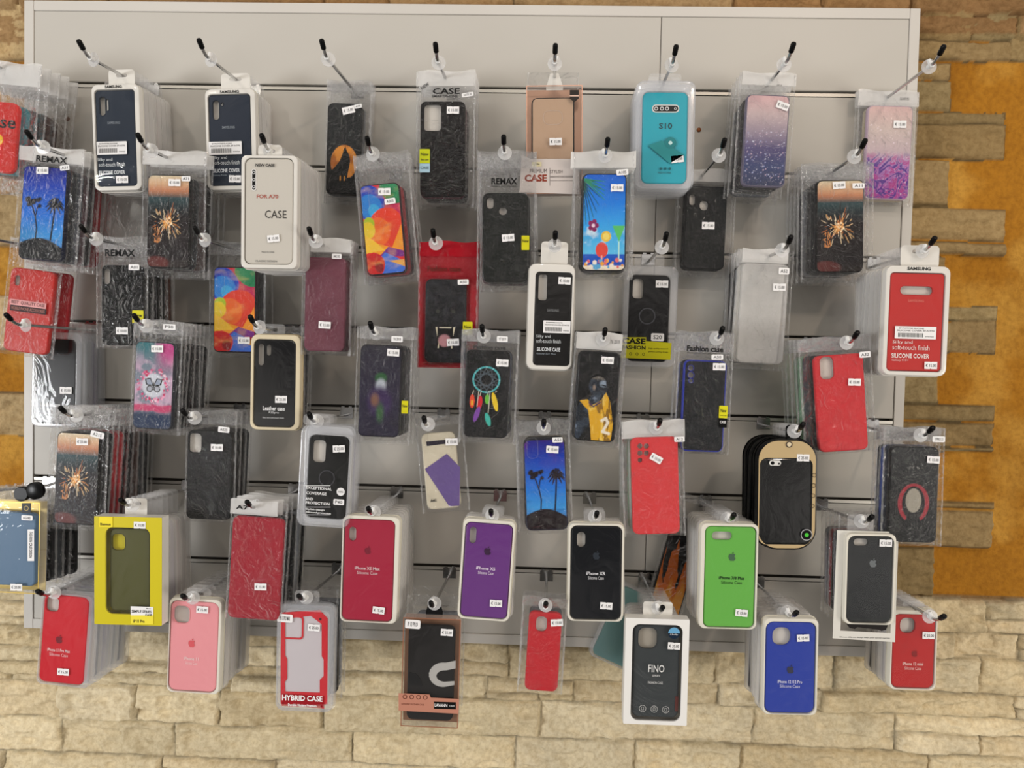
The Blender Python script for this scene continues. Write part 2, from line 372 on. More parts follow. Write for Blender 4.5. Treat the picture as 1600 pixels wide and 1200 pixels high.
def art_butterfly(p):
    n = fbm(p.u*4, p.v*4, 21); p.fill('#7a8494')
    p.mix(sst(0.4, 0.65, n), '#c8a8c0'); p.mix(sst(1.35, 2.1, p.v)*sst(0.3, 0.6, 1-p.u), '#2f7078'); p.mix(sst(1.2, 2.0, p.v)*sst(0.4, 0.8, p.u), '#c23c86')
    p.mix((1-sst(0.3, 0.52, p.v)), '#1c3050'); p.mix((1-sst(0.05, 0.12, abs(p.v-0.55+0.1*n))), '#c8406e')
    d = np.hypot(p.u-0.5, p.v-1.05); p.mix(1-sst(0.27, 0.33, d), '#d0d4de')
    rnd = random.Random(4)
    for i in range(90):
        a = rnd.uniform(0, 6.28); r = rnd.uniform(0.3, 0.44); p.disk(0.5+r*math.cos(a), 1.05+r*math.sin(a), rnd.uniform(0.012, 0.034), rnd.choice(['#e04a82', '#f0a0c0', '#c82c5c', '#f4d0dc']))
    k = '#101014'
    for sx in (-1, 1):
        x, y = 0.5, 1.04
        p.poly([(x, y), (x+sx*0.08, y+0.2), (x+sx*0.24, y+0.17), (x+sx*0.2, y+0.02)], k); p.poly([(x+sx*0.03, y+0.03), (x+sx*0.1, y+0.17), (x+sx*0.2, y+0.15), (x+sx*0.16, y+0.03)], '#9aa4b8')
        p.disk(x+sx*0.1, y-0.07, 0.085, k); p.disk(x+sx*0.1, y-0.07, 0.06, '#b0b4c0')
    p.line(0.5, 0.96, 0.5, 1.12, 0.02, k)
def art_dream(p):
    p.fill('#0e0d0f'); x, y = 0.48, 1.4
    d = np.hypot(p.u-x, p.v-y); p.mix(1-sst(0.012, 0.028, abs(d-0.31)), '#4ab0b4')
    for i in range(12):
        a = i*math.pi/6; b = a+2.2; p.line(x+.3*math.cos(a), y+.3*math.sin(a), x+.3*math.cos(b), y+.3*math.sin(b), 0.004, '#54606a')
        p.disk(x+.31*math.cos(a), y+.31*math.sin(a), 0.014, '#a8e0e4')
    for fx, fy, L, c, ang in ((0.16, 0.86, 0.17, '#e04a2c', 0), (0.34, 0.82, 0.18, '#cc2430', 0.1), (0.52, 0.92, 0.12, '#6ab840', 0), (0.7, 0.86, 0.24, '#e8c824', -0.25), (0.28, 0.54, 0.2, '#7c44a4', 0.3), (0.55, 0.42, 0.17, '#2fb0a0', -0.3)):
        c2, s2 = math.cos(ang), math.sin(ang); du = p.u-fx; dv = p.v-fy
        a = du*c2-dv*s2; b = du*s2+dv*c2; p.mix(1-sst(0.9, 1.05, (a/0.06)**2+(b/L)**2), c)
        p.line(fx, fy+L, fx+0.03, 1.12, 0.006, '#c8c0b0')
    p.line(0.16, 0.86, 0.16, 0.78, 0.03, '#e8b030')
def art_player(p):
    p.fill('#0a090b')
    sk = '#2c3644'
    p.poly([(0.0, 0.75), (0.1, 0.92), (0.3, 0.98), (0.36, 1.1), (0.28, 1.22), (0.27, 1.36), (0.34, 1.48), (0.5, 1.54), (0.64, 1.5), (0.71, 1.42), (0.71, 1.34), (0.78, 1.24), (0.73, 1.2), (0.745, 1.15), (0.72, 1.12), (0.7, 1.04), (0.6, 1.03), (0.58, 0.9), (0.5, 0.7), (0.3, 0.3), (0.1, 0.02), (0.0, 0.02)], sk)
    body = np.abs(p.c-np.array(lin(sk))).sum(-1) < 1e-4
    n = fbm(p.u*8, p.v*8, 4)
    p.mix(body*sst(0.5, 0.66, n)*0.8, '#0e131b'); p.mix(body*sst(0.62, 0.8, 1-n)*0.7, '#8494aa')
    p.mix(body*(1-sst(0.05, 0.13, np.hypot(p.u-0.64, (p.v-1.36)*1.2)))*0.7, '#9fb0c4'); p.mix(body*sst(1.42, 1.5, p.v)*0.8, '#6c6458'); p.disk(0.41, 1.26, 0.035, '#8c7a6c', ry=0.06, soft=0.02)
    p.line(0.6, 1.33, 0.7, 1.31, 0.018, '#10141a'); p.line(0.66, 1.16, 0.73, 1.16, 0.01, '#10141a')
    j = [(0.06, 0.93), (0.26, 0.97), (0.4, 0.84), (0.6, 0.96), (0.72, 1.16), (0.84, 0.95), (0.95, 0.4), (0.92, 0.0), (0.42, 0.0), (0.36, 0.4), (0.3, 0.7)]
    q = p.c.copy(); p.poly(j, '#dca91c'); je = np.abs(p.c-q).sum(-1) > 1e-4
    p.mix(je*sst(0.55, 0.64, fbm(p.u*11, p.v*3.5, 14))*0.85, '#6e4a10'); p.mix(je*sst(0.6, 0.75, fbm(p.u*9, p.v*4, 24))*0.6, '#f4d870')
    p.curve([(0.3, 0.9), (0.42, 0.8), (0.6, 0.92)], 0.014, '#3a2a5c'); p.curve([(0.66, 0.48), (0.76, 0.54), (0.82, 0.44), (0.7, 0.22), (0.86, 0.18)], 0.04, '#ece4d4')
def art_violet(p):                            # a plain stand-in picture in the case's colours
    p.grad([(0, '#1c1630'), (0.5, '#221c34'), (1, '#2c2a36')])
    n = fbm(p.u*3, p.v*3, 31)
    p.disk(0.52, 1.36, 0.15, '#2c5a34', ry=0.12, soft=0.05); p.disk(0.52, 1.16, 0.13, '#aeb4be', ry=0.17, soft=0.05)
    p.disk(0.5, 0.8, 0.3, '#35204e', ry=0.35, soft=0.1); p.disk(0.52, 0.55, 0.09, '#345c34', ry=0.2, soft=0.06)
    p.disk(0.38, 0.84, 0.1, '#7a5644', ry=0.14, soft=0.06)
    p.mix(sst(0.55, 0.8, n)*0.4, '#0e0c18')
def art_hood(p):                              # a plain stand-in picture in the case's colours
    p.grad([(0, '#101112'), (1, '#1f2122')]); x, y = 0.5, 0.92
    p.disk(x, y-0.06, 0.34, '#9a2834', ry=0.44); p.disk(x, y-0.06, 0.25, '#101012', ry=0.38); p.poly([(0.38, 0.6), (0.62, 0.6), (0.72, 0.3), (0.28, 0.3)], '#101112')
    p.disk(x, y, 0.17, '#a09a8c', ry=0.27)
def art_jaws(p):
    p.fill('#17161a'); n = fbm(p.u*8, p.v*8, 3); p.mix(sst(0.45, 0.7, n)*0.5, '#34343a')
    p.disk(0.5, 0.62, 0.24, '#0c090a', ry=0.34); p.disk(0.48, 0.54, 0.16, '#c08a90', ry=0.16, soft=0.03)
    for sx in (-1, 1):
        p.poly([(0.5+sx*0.2, 0.9), (0.5+sx*0.26, 0.9), (0.5+sx*0.2, 0.62)], '#e4dcc0'); p.poly([(0.5+sx*0.16, 0.34), (0.5+sx*0.2, 0.34), (0.5+sx*0.16, 0.52)], '#e4dcc0')
    p.mix(((p.v > 0.86) & (p.v < 0.9) & (abs(p.u-0.5) < 0.16)).astype(float), '#d8d0b8')
    p.disk(0.3, 1.3, 0.05, '#3a3a34'); p.disk(0.7, 1.3, 0.05, '#3a3a34')
def art_flame(p):
    p.fill('#0c0b0c'); n = fbm(p.u*4, p.v*2.2, 9)
    top = 0.9+0.9*np.sin(p.u*14+n*5)*0.5+n*0.8; p.mix(1-sst(-0.05, 0.05, p.v-top*0.9), '#e07018'); p.mix(1-sst(-0.05, 0.2, p.v-top*0.45), '#f0a030')
def art_bluelines(p):
    p.fill('#2f86b4'); n = fbm(p.u*6, p.v*6, 5); p.mix(1-sst(0.05, 0.2, abs(np.sin(n*30))), '#7cc8e4'); p.mix((abs(p.v-1.2) > 0.65)*1.0, '#c8b898')
def art_red_logo(p):
    p.fill('#c8261e'); p.disk(0.5, 0.95, 0.26, '#d82a20'); p.disk(0.5, 0.95, 0.23, '#f0c030'); p.disk(0.5, 0.95, 0.13, '#e8e0d0'); p.disk(0.5, 0.95, 0.06, '#1a1a1a')
ARTS = dict(palms=art_palms, palms2=lambda p: art_palms(p, True), sparkler=art_sparkler, wolf=art_wolf, swirl=art_swirl, beach=art_beach, glitter=art_glitter,
            marble=art_marble, butterfly=art_butterfly, dream=art_dream, player=art_player, violet=art_violet, hood=art_hood, jaws=art_jaws,
            flame=art_flame, bluelines=art_bluelines, redlogo=art_red_logo)
PIC = {}
def picture_mesh(art, w, h, r):
    if art not in PIC:
        p = Pic(); ARTS[art](p); PIC[art] = p
    p = PIC[art]; x = (p.u-0.5)*w; z = (p.v/H_-0.5)*h
    ax = np.abs(x)-(w/2-r); az = np.abs(z)-(h/2-r); o = (ax > 0) & (az > 0); L = np.hypot(ax, az); q = np.where(o & (L > r), r/np.maximum(L, 1e-9), 1)
    x = np.where(o, np.sign(x)*((w/2-r)+ax*q), x); z = np.where(o, np.sign(z)*((h/2-r)+az*q), z)
    nx, nz = p.nx, p.nz; co = np.stack([x, np.zeros_like(x), z], -1).reshape(-1, 3)
    i = np.arange(nz-1)[:, None]*nx+np.arange(nx-1)[None]; f = np.stack([i, i+1, i+nx+1, i+nx], -1).reshape(-1, 4)
    me = bpy.data.meshes.new('printed_picture'); me.from_pydata(co.tolist(), [], f.tolist())
    at_ = me.color_attributes.new('col', 'FLOAT_COLOR', 'POINT')
    at_.data.foreach_set('color', np.concatenate([p.c.reshape(-1, 3), np.ones((nx*nz, 1))], 1).ravel().astype(np.float32))
    me.materials.append(vmat('printed_picture', 0.34)); return me
# ------------------------------------------------------------------ the setting: stone wall and slat panel
PW, PH = 1.65, 1.18714
WALL_Y = 0.045
def build_wall():
    step = 0.0034
    xs = np.arange(-1.22, 1.34, step); zs = np.arange(-0.98, 0.80, step)
    X, Z = np.meshgrid(xs, zs)
    n1 = fbm(X*9, Z*9, 1)-.5; n2 = fbm(X*30, Z*30, 2)-.5; n3 = fbm(X*14, Z*60, 3, 5)-.5
    Xw = X+0.010*n1+0.004*n2; Zw = Z+0.010*(fbm(X*7+5, Z*9, 5)-.5)+0.003*n2
    och = np.array(lin('#b0771f')); och2 = np.array(lin('#ca963e')); och3 = np.array(lin('#88560f'))
    mot = fbm(X*12, Z*12, 7, 5); m2 = fbm(X*3.5, Z*3.5, 8, 3)
    Cc = och+(och2-och)*sst(0.4, 0.7, mot)[..., None]; Cc = Cc+(och3-Cc)*(sst(0.5, 0.75, m2)*0.6)[..., None]
    Hh = 0.002+0.0035*(fbm(X*40, Z*40, 9, 4)-.5)
    def stones(rects, cols, seed, amp=1.0):
        nonlocal Cc, Hh
        rnd = random.Random(seed)
        for (x0, x1, z0, z1) in rects:
            base = rnd.uniform(0.010, 0.028)*amp; tz = rnd.uniform(-0.05, 0.08); tx = rnd.uniform(-0.02, 0.02); off = rnd.uniform(0, 50); c = np.array(lin(rnd.choice(cols)))*rnd.uniform(0.9, 1.08)
            sl = (slice(max(0, np.searchsorted(zs, z0-0.02)), np.searchsorted(zs, z1+0.02)), slice(max(0, np.searchsorted(xs, x0-0.02)), np.searchsorted(xs, x1+0.02)))
            if sl[0].stop <= sl[0].start or sl[1].stop <= sl[1].start: continue
            x, z = Xw[sl], Zw[sl]
            d = np.minimum(np.minimum(x-x0, x1-x), np.minimum(z-z0, z1-z))
            m = 0.45+0.55*sst(-0.0005, 0.0055, d)
            face = base+tz*(z-(z0+z1)/2)+tx*(x-(x0+x1)/2)+0.013*n3[sl]*amp+0.010*(fbm(X[sl]*11+off, Z[sl]*22, 11, 3)-.5)*amp
            lay = np.floor((fbm(X[sl]*5+off, Z[sl]*30+off, 12, 2))*6)/6; rg = 1-abs(2*fbm(X[sl]*24+off, Z[sl]*42, 15, 5)-1); face = face+0.007*(lay-.5)*amp+0.018*(rg-0.8)*amp
            Hn = np.where(d > -0.0005, np.maximum(face, 0.004)*m, -1)
            t = Hn > Hh[sl]
            Hh[sl] = np.where(t, Hn, Hh[sl])
            v = 1+0.34*(fbm(X[sl]*18+off, Z[sl]*18, 13)-.5)
            crack = 1-0.55*(1-sst(0, 0.0028, d))
            cc = c[None, None]*(v*crack)[..., None]
            Cc[sl] = np.where(t[..., None], cc, Cc[sl])
    def R(l):
        out = []
        for a, b, c, d in l:
            p = at(a, c, -WALL_Y+0.02); q = at(b, d, -WALL_Y+0.02); out.append((p.x, q.x, q.z, p.z))
        return out
    tan = ['#a48b60', '#9c8358', '#a18d64', '#988259']
    brown = ['#a5855c', '#98754c', '#a98c64']
    # ledgestone courses at the bottom, and a strip over the top
    def courses(za, zb, seed, hs=(0.042, 0.080)):
        rnd = random.Random(seed); z = zb; out = []
        while z > za:
            h = rnd.uniform(*hs); x = -1.25+rnd.uniform(-0.2, 0)
            while x < 1.36:
                L = rnd.uniform(0.12, 0.42)
                if rnd.random() < 0.35:
                    c = z-h*rnd.uniform(0.35, 0.65); out += [(x, x+L, c, z), (x, x+L*0.6, z-h, c), (x+L*0.6, x+L, z-h, c)]
                else: out.append((x, x+L, z-h, z))
                x += L
            z -= h
        return out
    zb = at(1500, 932, -WALL_Y).z; zbl = at(20, 760, -WALL_Y).z
    low = courses(-1.0, zb, 5)
    g = (Z < zb+0.004); Cc[g] = np.array(lin('#8f7048')); Hh[g] = 0.0
    cream = ['#e6d6b2', '#dfcda8', '#e9dab8', '#e0d0ac', '#d8c6a0']
    stones(low, cream, 6)
    # left column below the third ochre patch
    left = R([(-260, 40, 755, 800), (-300, -90, 800, 868), (-90, 60, 800, 868), (-300, 60, 868, 934)])
    stones(left, cream, 8)
    topz = at(800, 12, -WALL_Y).z-0.02
    top = courses(topz, 0.86, 9, (0.04, 0.07))
    top = [t for t in top if t[2] > topz-0.03]
    gm = Z > topz; Cc[gm] = np.array(lin('#6e5030')); Hh[gm] = 0.0
    stones(top, brown, 10)
    rt = R([(1380, 1524, 8, 60), (1524, 1592, 12, 60), (1592, 1760, 14, 62), (1380, 1586, 60, 92), (1586, 1760, 46, 92), (1380, 1493, 93, 120), (1380, 1493, 120, 168), (1380, 1578, 168, 190), (1380, 1578, 188, 248),
            (1380, 1487, 248, 322), (1380, 1577, 322, 376), (1380, 1577, 376, 400), (1380, 1481, 400, 477), (1380, 1565, 477, 502), (1494, 1563, 500, 553), (1380, 1494, 502, 553), (1380, 1474, 553, 630), (1380, 1562, 630, 660), (1380, 1560, 658, 700),
            (1380, 1562, 698, 708), (1380, 1472, 707, 783), (1380, 1560, 783, 798), (1380, 1556, 796, 858), (1380, 1465, 857, 934)])
    stones(rt, tan, 11, 0.7)
    far = [(at(1640, 93, -WALL_Y).x, 1.4, z_, z_+0.075) for z_ in np.arange(-0.2, 0.5, 0.16)]; stones(far, tan, 14, 0.7)
    lf = R([(-300, 70, 2, 92), (-60, 70, -60, 2), (-300, 20, 92, 92.5), (-300, 66, 296, 384), (-300, 66, 455, 548), (-300, 66, 605, 682)])
    stones([r for r in lf if r[3]-r[2] > 0.005], ['#c2a87c', '#cbb288', '#b89c70'], 12, 0.8)
    lb = R([(-300, 60, 18, 90)]); stones(lb, brown, 13)
    nx = len(xs); nz = len(zs)
    co = np.stack([X, WALL_Y-Hh, Z], -1).reshape(-1, 3)
    i = np.arange(nz-1)[:, None]*nx+np.arange(nx-1)[None]
    xm = xs[:-1][None]; zm = zs[:-1][:, None]
    keep = ~((abs(xm) < PW/2-0.05) & (abs(zm) < PH/2-0.05))
    f = np.stack([i, i+1, i+nx+1, i+nx], -1)[keep]
    used = np.unique(f); re_ = np.full(nx*nz, -1); re_[used] = np.arange(len(used)); f = re_[f]; co = co[used]; cl = Cc.reshape(-1, 3)[used]
    me = bpy.data.meshes.new('wall_back'); me.vertices.add(len(co)); me.vertices.foreach_set('co', co.ravel())
    me.loops.add(f.size); me.loops.foreach_set('vertex_index', f.ravel().astype(np.int32)); me.polygons.add(len(f)); me.polygons.foreach_set('loop_start', np.arange(0, f.size, 4).astype(np.int32))
    me.update(calc_edges=True)
    a = me.color_attributes.new('col', 'FLOAT_COLOR', 'POINT'); a.data.foreach_set('color', np.concatenate([cl, np.ones((len(cl), 1))], 1).ravel().astype(np.float32))
    me.polygons.foreach_set('use_smooth', [True]*len(f))
    me.materials.append(vmat('stone_and_plaster', 0.85, bump=(110, 0.6, 0.005)))
    o = bpy.data.objects.new('wall_back', me); COL.objects.link(o); o['kind'] = 'structure'
    o['label'] = 'cream and tan split stone wall with ochre plaster patches'
build_wall()

PANELW = mat('#c2beb6', 0.38, bump=(300, 0.04)); FRAMEW = mat('#cfcbc4', 0.3); SLOTD = mat('#55504a', 0.7); ALU = mat('#c4c0b8', 0.42, metal=0.55)
panel = empty('slatwall_panel', (0, WALL_Y, -PH/2)); tag(panel, 'wide white slatwall panel with grooves, fixed to the stone wall', 'slatwall panel')
def pz(z): return z+PH/2
SLOT = [PH/2-k*PH/8 for k in range(9)]
SEAM = at(1033, 60, 0).x
b = MB(); b.box(-PW/2, PW/2, -0.022, -0.018, 0, PH, SLOTD); b.build('backing_board', panel)
FT = 0.0185
for k in range(8):
    z1 = SLOT[k]-(0.011 if k else FT); z0 = SLOT[k+1] if k < 7 else -PH/2+FT
    for xa, xb in ((-PW/2+FT, SEAM-0.0006), (SEAM+0.0006, PW/2-FT)):
        b = MB(); e = 0.0012
        q = [(xa, pz(z0)), (xb, pz(z0)), (xb, pz(z1)), (xa, pz(z1))]
        cxm, czm = (xa+xb)/2, (pz(z0)+pz(z1))/2; wd, ht = xb-xa, z1-z0
        b.rings([ring3(rr(cxm, czm, wd, ht, 0.0005, 1), -0.018), ring3(rr(cxm, czm, wd, ht, 0.0005, 1), -0.0436), ring3(rr(cxm, czm, wd, ht, 0.0005, 1, e), -0.045)], PANELW, cap1=True)
        b.build('slat_board', panel)
for k in range(1, 8):
    b = MB(); z = pz(SLOT[k]); x0, x1 = -PW/2+FT, PW/2-FT
    b.box(x0, x1, -0.0452, -0.0435, z-0.0112, z-0.0046, ALU)
    b.box(x0, x1, -0.0452, -0.022, z-0.0112, z-0.0102, ALU)
    b.box(x0, x1, -0.0300, -0.0225, z-0.0105, z-0.0002, SLOTD)
    b.build('groove_insert', panel)
for x0, x1, z0, z1 in ((-PW/2, -PW/2+FT, -PH/2, PH/2), (PW/2-FT, PW/2, -PH/2, PH/2), (-PW/2+FT, PW/2-FT, PH/2-FT, PH/2), (-PW/2+FT, PW/2-FT, -PH/2, -PH/2+FT)):
    b = MB(); cxm, czm = (x0+x1)/2, (pz(z0)+pz(z1))/2
    b.rings([ring3(rr(cxm, czm, x1-x0-0.0004, z1-z0, 0.001, 2), -0.002), ring3(rr(cxm, czm, x1-x0-0.0004, z1-z0, 0.001, 2), -0.0462), ring3(rr(cxm, czm, x1-x0-0.0004, z1-z0, 0.001, 2, 0.0008), -0.047)], FRAMEW, cap1=True)
    b.build('frame_trim', panel)
for px, py in ((106, 186), (1092, 203)):
    p = at(px, py, 0); b = MB(); b.rings([ring3(circ(0, 0, 0.0042, 14), 0), ring3(circ(0, 0, 0.0042, 14), -0.0008), ring3(circ(0, 0, 0.003, 14), -0.0014)], mat('#7a4a2c', 0.4, metal=0.6), cap1=True)
    b.build('screw', panel, (p.x, -WALL_Y-0.0001, pz(p.z)))

# ------------------------------------------------------------------ hooks
HOOKS = {}
def hook(row, col, tip, label, base=None):
    tipP = at(tip[0], tip[1], 0.208); bend = tipP+Vector((0, 0.023, -0.016))
    z = SLOT[row]
    bp = proj(bend); bx = 867+(bp[0]-867)/1.165 if base is None else base
    q0 = proj(Vector((0, 0, z))); X = at(bx, q0[1], 0).x
    s = Vector((X, -0.004, z-0.019))
    root = empty('display_hook', (X, 0, z-0.011)); o = root.location
    tag(root, label, 'hook', 'display hooks on the slatwall')
    b = MB(); b.box(-0.012, 0.012, -0.0028, -0.0008, -0.014, 0.004, CHROME); b.box(-0.012, 0.012, -0.0028, 0.012, 0.004, 0.0056, CHROME)
    b.box(-0.010, -0.004, -0.0036, -0.0008, 0.0056, 0.0086, CHROME); b.box(0.004, 0.010, -0.0036, -0.0008, 0.0056, 0.0086, CHROME)
    b.build('bracket', root)
    L = lambda p: Vector(p)-Vector((X, 0, z-0.011))
    d = (bend-s)
    pts = [s+Vector((0, 0.002, 0)), s+d*0.02]+[s+d*t for t in (0.3, 0.6, 0.9, 0.95)]
    a0 = s+d*0.95; u = (tipP-bend)
    for t in (0.25, 0.5, 0.75, 1.0):
        pts.append((a0*(1-t)**2+bend*2*t*(1-t)+(bend+u*0.4)*t*t))
    pts.append(bend+u*0.85)
    b = MB(); b.tube([L(p) for p in pts], 0.0027, CHROME, 10); b.build('rod', root)
    c0 = bend+u*0.42; c1 = tipP; un = (c1-c0).normalized()
    b = MB(); b.tube([L(c0), L(c0+un*0.001), L(c1-un*0.003), L(c1-un*0.001), L(c1)], [0.0037, 0.0042, 0.0042, 0.0034, 0.0012], BLACKP, 12); b.build('tip_cap', root)
    # clear stopper: disc plus sleeve that slides on the rod
    rnd = random.Random(int(tip[0]*7+tip[1])); c = s+d*rnd.uniform(0.88, 0.93); dn = d.normalized()
    a = dn.cross(Vector((0, 0, 1))).normalized(); e = a.cross(dn)
    b = MB(); rot = rnd.uniform(-0.5, 0.5); tl = (dn+a*rnd.uniform(-.25, .25)).normalized()
    b.tube([L(c-tl*0.0006), L(c+tl*0.0006)], 0.0115, DISC, 24)
    b.tube([L(c-dn*0.001), L(c+dn*0.010)], 0.0044, WHITEP, 10)
    side = (e*math.cos(rot)+a*math.sin(rot)); k = c+dn*0.006+side*0.006
    b.tube([L(k-side*0.003), L(k+side*0.004)], [0.0034, 0.0026], WHITEP, 8)
    b.build('stopper', root)
    HOOKS[(row, col)] = (s, bend, root); return root

# ------------------------------------------------------------------ packages
T = 0.009
ORD = ['directly', 'second', 'third', 'fourth', 'fifth', 'sixth', 'seventh', 'eighth', 'ninth', 'tenth', 'eleventh']
CASEM = {}
def case_builder(w, h, r, col, holes, rough=0.42, coat=0.0, clear=False, bumper=None):
    m = CLEARCASE if clear else mat(col, rough, coat=coat)
    m2 = m if not bumper else mat(bumper, 0.4)
    b = MB(); n = 6
    R = lambda i, y: ring3(rr(0, 0, w, h, r, n, i), y)
    b.rings([R(0.0016, T/2-0.0003), R(0.0004, T/2), R(0, T/2-0.001), R(0, -T/2+0.0022), R(0.0007, -T/2+0.0007), R(0.0022, -T/2)], m2)
    fr = rr(0, 0, w, h, r, n, 0.0022)
    hl = [rr(a, c, ww, hh, rad, 5) for a, c, ww, hh, rad in holes]
    b.flat(fr, -T/2, m, hl)
    for (a, c, ww, hh, rad), l in zip(holes, hl):
        b.rings([ring3(l, -T/2), ring3(l, -T/2+0.003)], m)
        lo = rr(a, c, ww+0.0022, hh+0.0022, rad+0.0011, 5)
        b.rings([ring3(lo, -T/2), ring3(rr(a, c, ww+0.0016, hh+0.0016, rad+0.0008, 5), -T/2-0.0007), ring3(rr(a, c, ww+0.0004, hh+0.0004, rad, 5), -T/2-0.0007), ring3(l, -T/2)], m2)
    return b

def wrinkled_bag(x0, x1, z0, z1, cx, cz, w, h, seed, red=False):
    rnd = random.Random(seed); nx, nz = 34, 64
    u = np.linspace(x0, x1, nx); v = np.linspace(z0, z1, nz); X, Z = np.meshgrid(u, v)
    d = np.maximum(np.maximum(abs(X-cx)-w/2, abs(Z-cz)-h/2), 0)
    m = 1-sst(0.0, 0.008, d); e = np.minimum(np.minimum(X-x0, x1-X), np.minimum(Z-z0, z1-Z)); edge = sst(0, 0.004, e)
    wr = np.zeros_like(X)
    for i in range(26):
        if i < 12: px, pz = 0+rnd.uniform(-.01, .01), z1-0.01; a = math.radians(rnd.uniform(-160, -20))
        else: px, pz = rnd.choice([x0, x1])+rnd.uniform(-.01, .01), rnd.uniform(z0, z1); a = math.radians(rnd.uniform(0, 360))
        c, s = math.cos(a), math.sin(a); L = rnd.uniform(0.02, 0.06)
        t = (X-px)*c+(Z-pz)*s; q = abs(-(X-px)*s+(Z-pz)*c)
        wr += rnd.uniform(0.0006, 0.0022)*np.clip(1-q/0.0035, 0, 1)*(t > 0)*np.clip(1-t/L, 0, 1)*rnd.choice([1, -1])
    wr += 0.0022*(fbm(X*70+seed, Z*45, 3)-.5)
    amp = (1-m)*1.0+m*0.22
    yf = -(T/2+0.0014)*m-0.0006+wr*amp; yf = np.where(m > 0.9, np.minimum(yf, -T/2-0.0012), yf)*np.where(edge < 1, edge, 1)
    yb = (T/2+0.001)*m+0.0004+wr*amp*0.6; yb = yb*edge
    b = MB(); f = []
    for j in range(nz-1):
        for i in range(nx-1):
            k = j*nx+i; f.append((k, k+1, k+nx+1, k+nx))
    b.add(np.stack([X, yf, Z], -1).reshape(-1, 3).tolist(), f, BAG)
    b.add(np.stack([X, yb, Z], -1).reshape(-1, 3).tolist(), [tuple(reversed(q)) for q in f], HEADR if red else BAG)
    for sx in (x0, x1):
        sg = 1 if sx == x0 else -1; vs = []; zz = np.linspace(z0, z1, 60)
        for z in zz: vs += [(sx+sg*0.0002, -0.0009+0.0006*math.sin(z*900+seed), z), (sx+sg*(0.0030+0.0008*math.sin(z*300+seed)), -0.0022+0.0008*math.sin(z*700), z)]
        b.add(vs, [(2*i, 2*i+1, 2*i+3, 2*i+2) for i in range(59)], SEAM_F)
    return b.mesh('clear_bag')

def header_mesh(x0, x1, z0, z1, m, seed, hole=True):
    rnd = random.Random(seed); nx, nz = 22, 8
    X, Z = np.meshgrid(np.linspace(x0, x1, nx), np.linspace(z0, z1, nz))
    y = -0.0016+0.0016*(fbm(X*80+seed, Z*60, 2)-.5)+0.0011*np.sin(X*160+seed)*(Z-z0)/(z1-z0)
    y = np.minimum(y, -0.0008); b = MB(); f = []
    for j in range(nz-1):
        for i in range(nx-1):
            k = j*nx+i; f.append((k, k+1, k+nx+1, k+nx))
    Zt = Z+0.0015*np.sin(X*90+seed)*(Z > z1-0.001)
    b.add(np.stack([X, y, Zt], -1).reshape(-1, 3).tolist(), f, m)
    b.add(np.stack([X, -y*0.9, Zt], -1).reshape(-1, 3).tolist(), [tuple(reversed(q)) for q in f], m)
    return b.mesh('header')

def apple_logo(b, x, z, s, m, y):
    body = [(0, .60), (-.25, .72), (-.55, .68), (-.8, .42), (-.88, .02), (-.78, -.4), (-.55, -.8), (-.3, -1), (0, -.9), (.3, -1), (.55, -.8), (.74, -.48), (.8, -.34), (.58, -.12), (.5, .15), (.6, .42), (.76, .52), (.5, .7), (.25, .72)]
    leaf = [(0.02, .74), (.04, 1.0), (.3, 1.24), (.31, .98), (.16, .78)]
    for L in (body, leaf): b.flat([(x+p[0]*s, z+p[1]*s) for p in L], y, m)

def sticker(parent, x, z, y, w, h, string, rot=0.0, col=PAPER, ink=INK, name='price_sticker', notch=True, tw=0.8, th=0.42):
    b = MB(); o = [(-w/2, -h/2), (-w*0.06, -h/2), (0, -h/2+h*0.1), (w*0.06, -h/2), (w/2, -h/2), (w/2, h/2), (w*0.06, h/2), (0, h/2-h*0.1), (-w*0.06, h/2), (-w/2, h/2)] if notch else rr(0, 0, w, h, h*0.18, 3)
    b.plate(o, 0, 0.00025, col); b.text(string, 0, 0, w*tw, h*th, ink, y=-0.00015, bold=0.01)
    s = b.build(name, parent, (x, y, z), smooth=False); s.rotation_euler = (0, rot, 0); return s

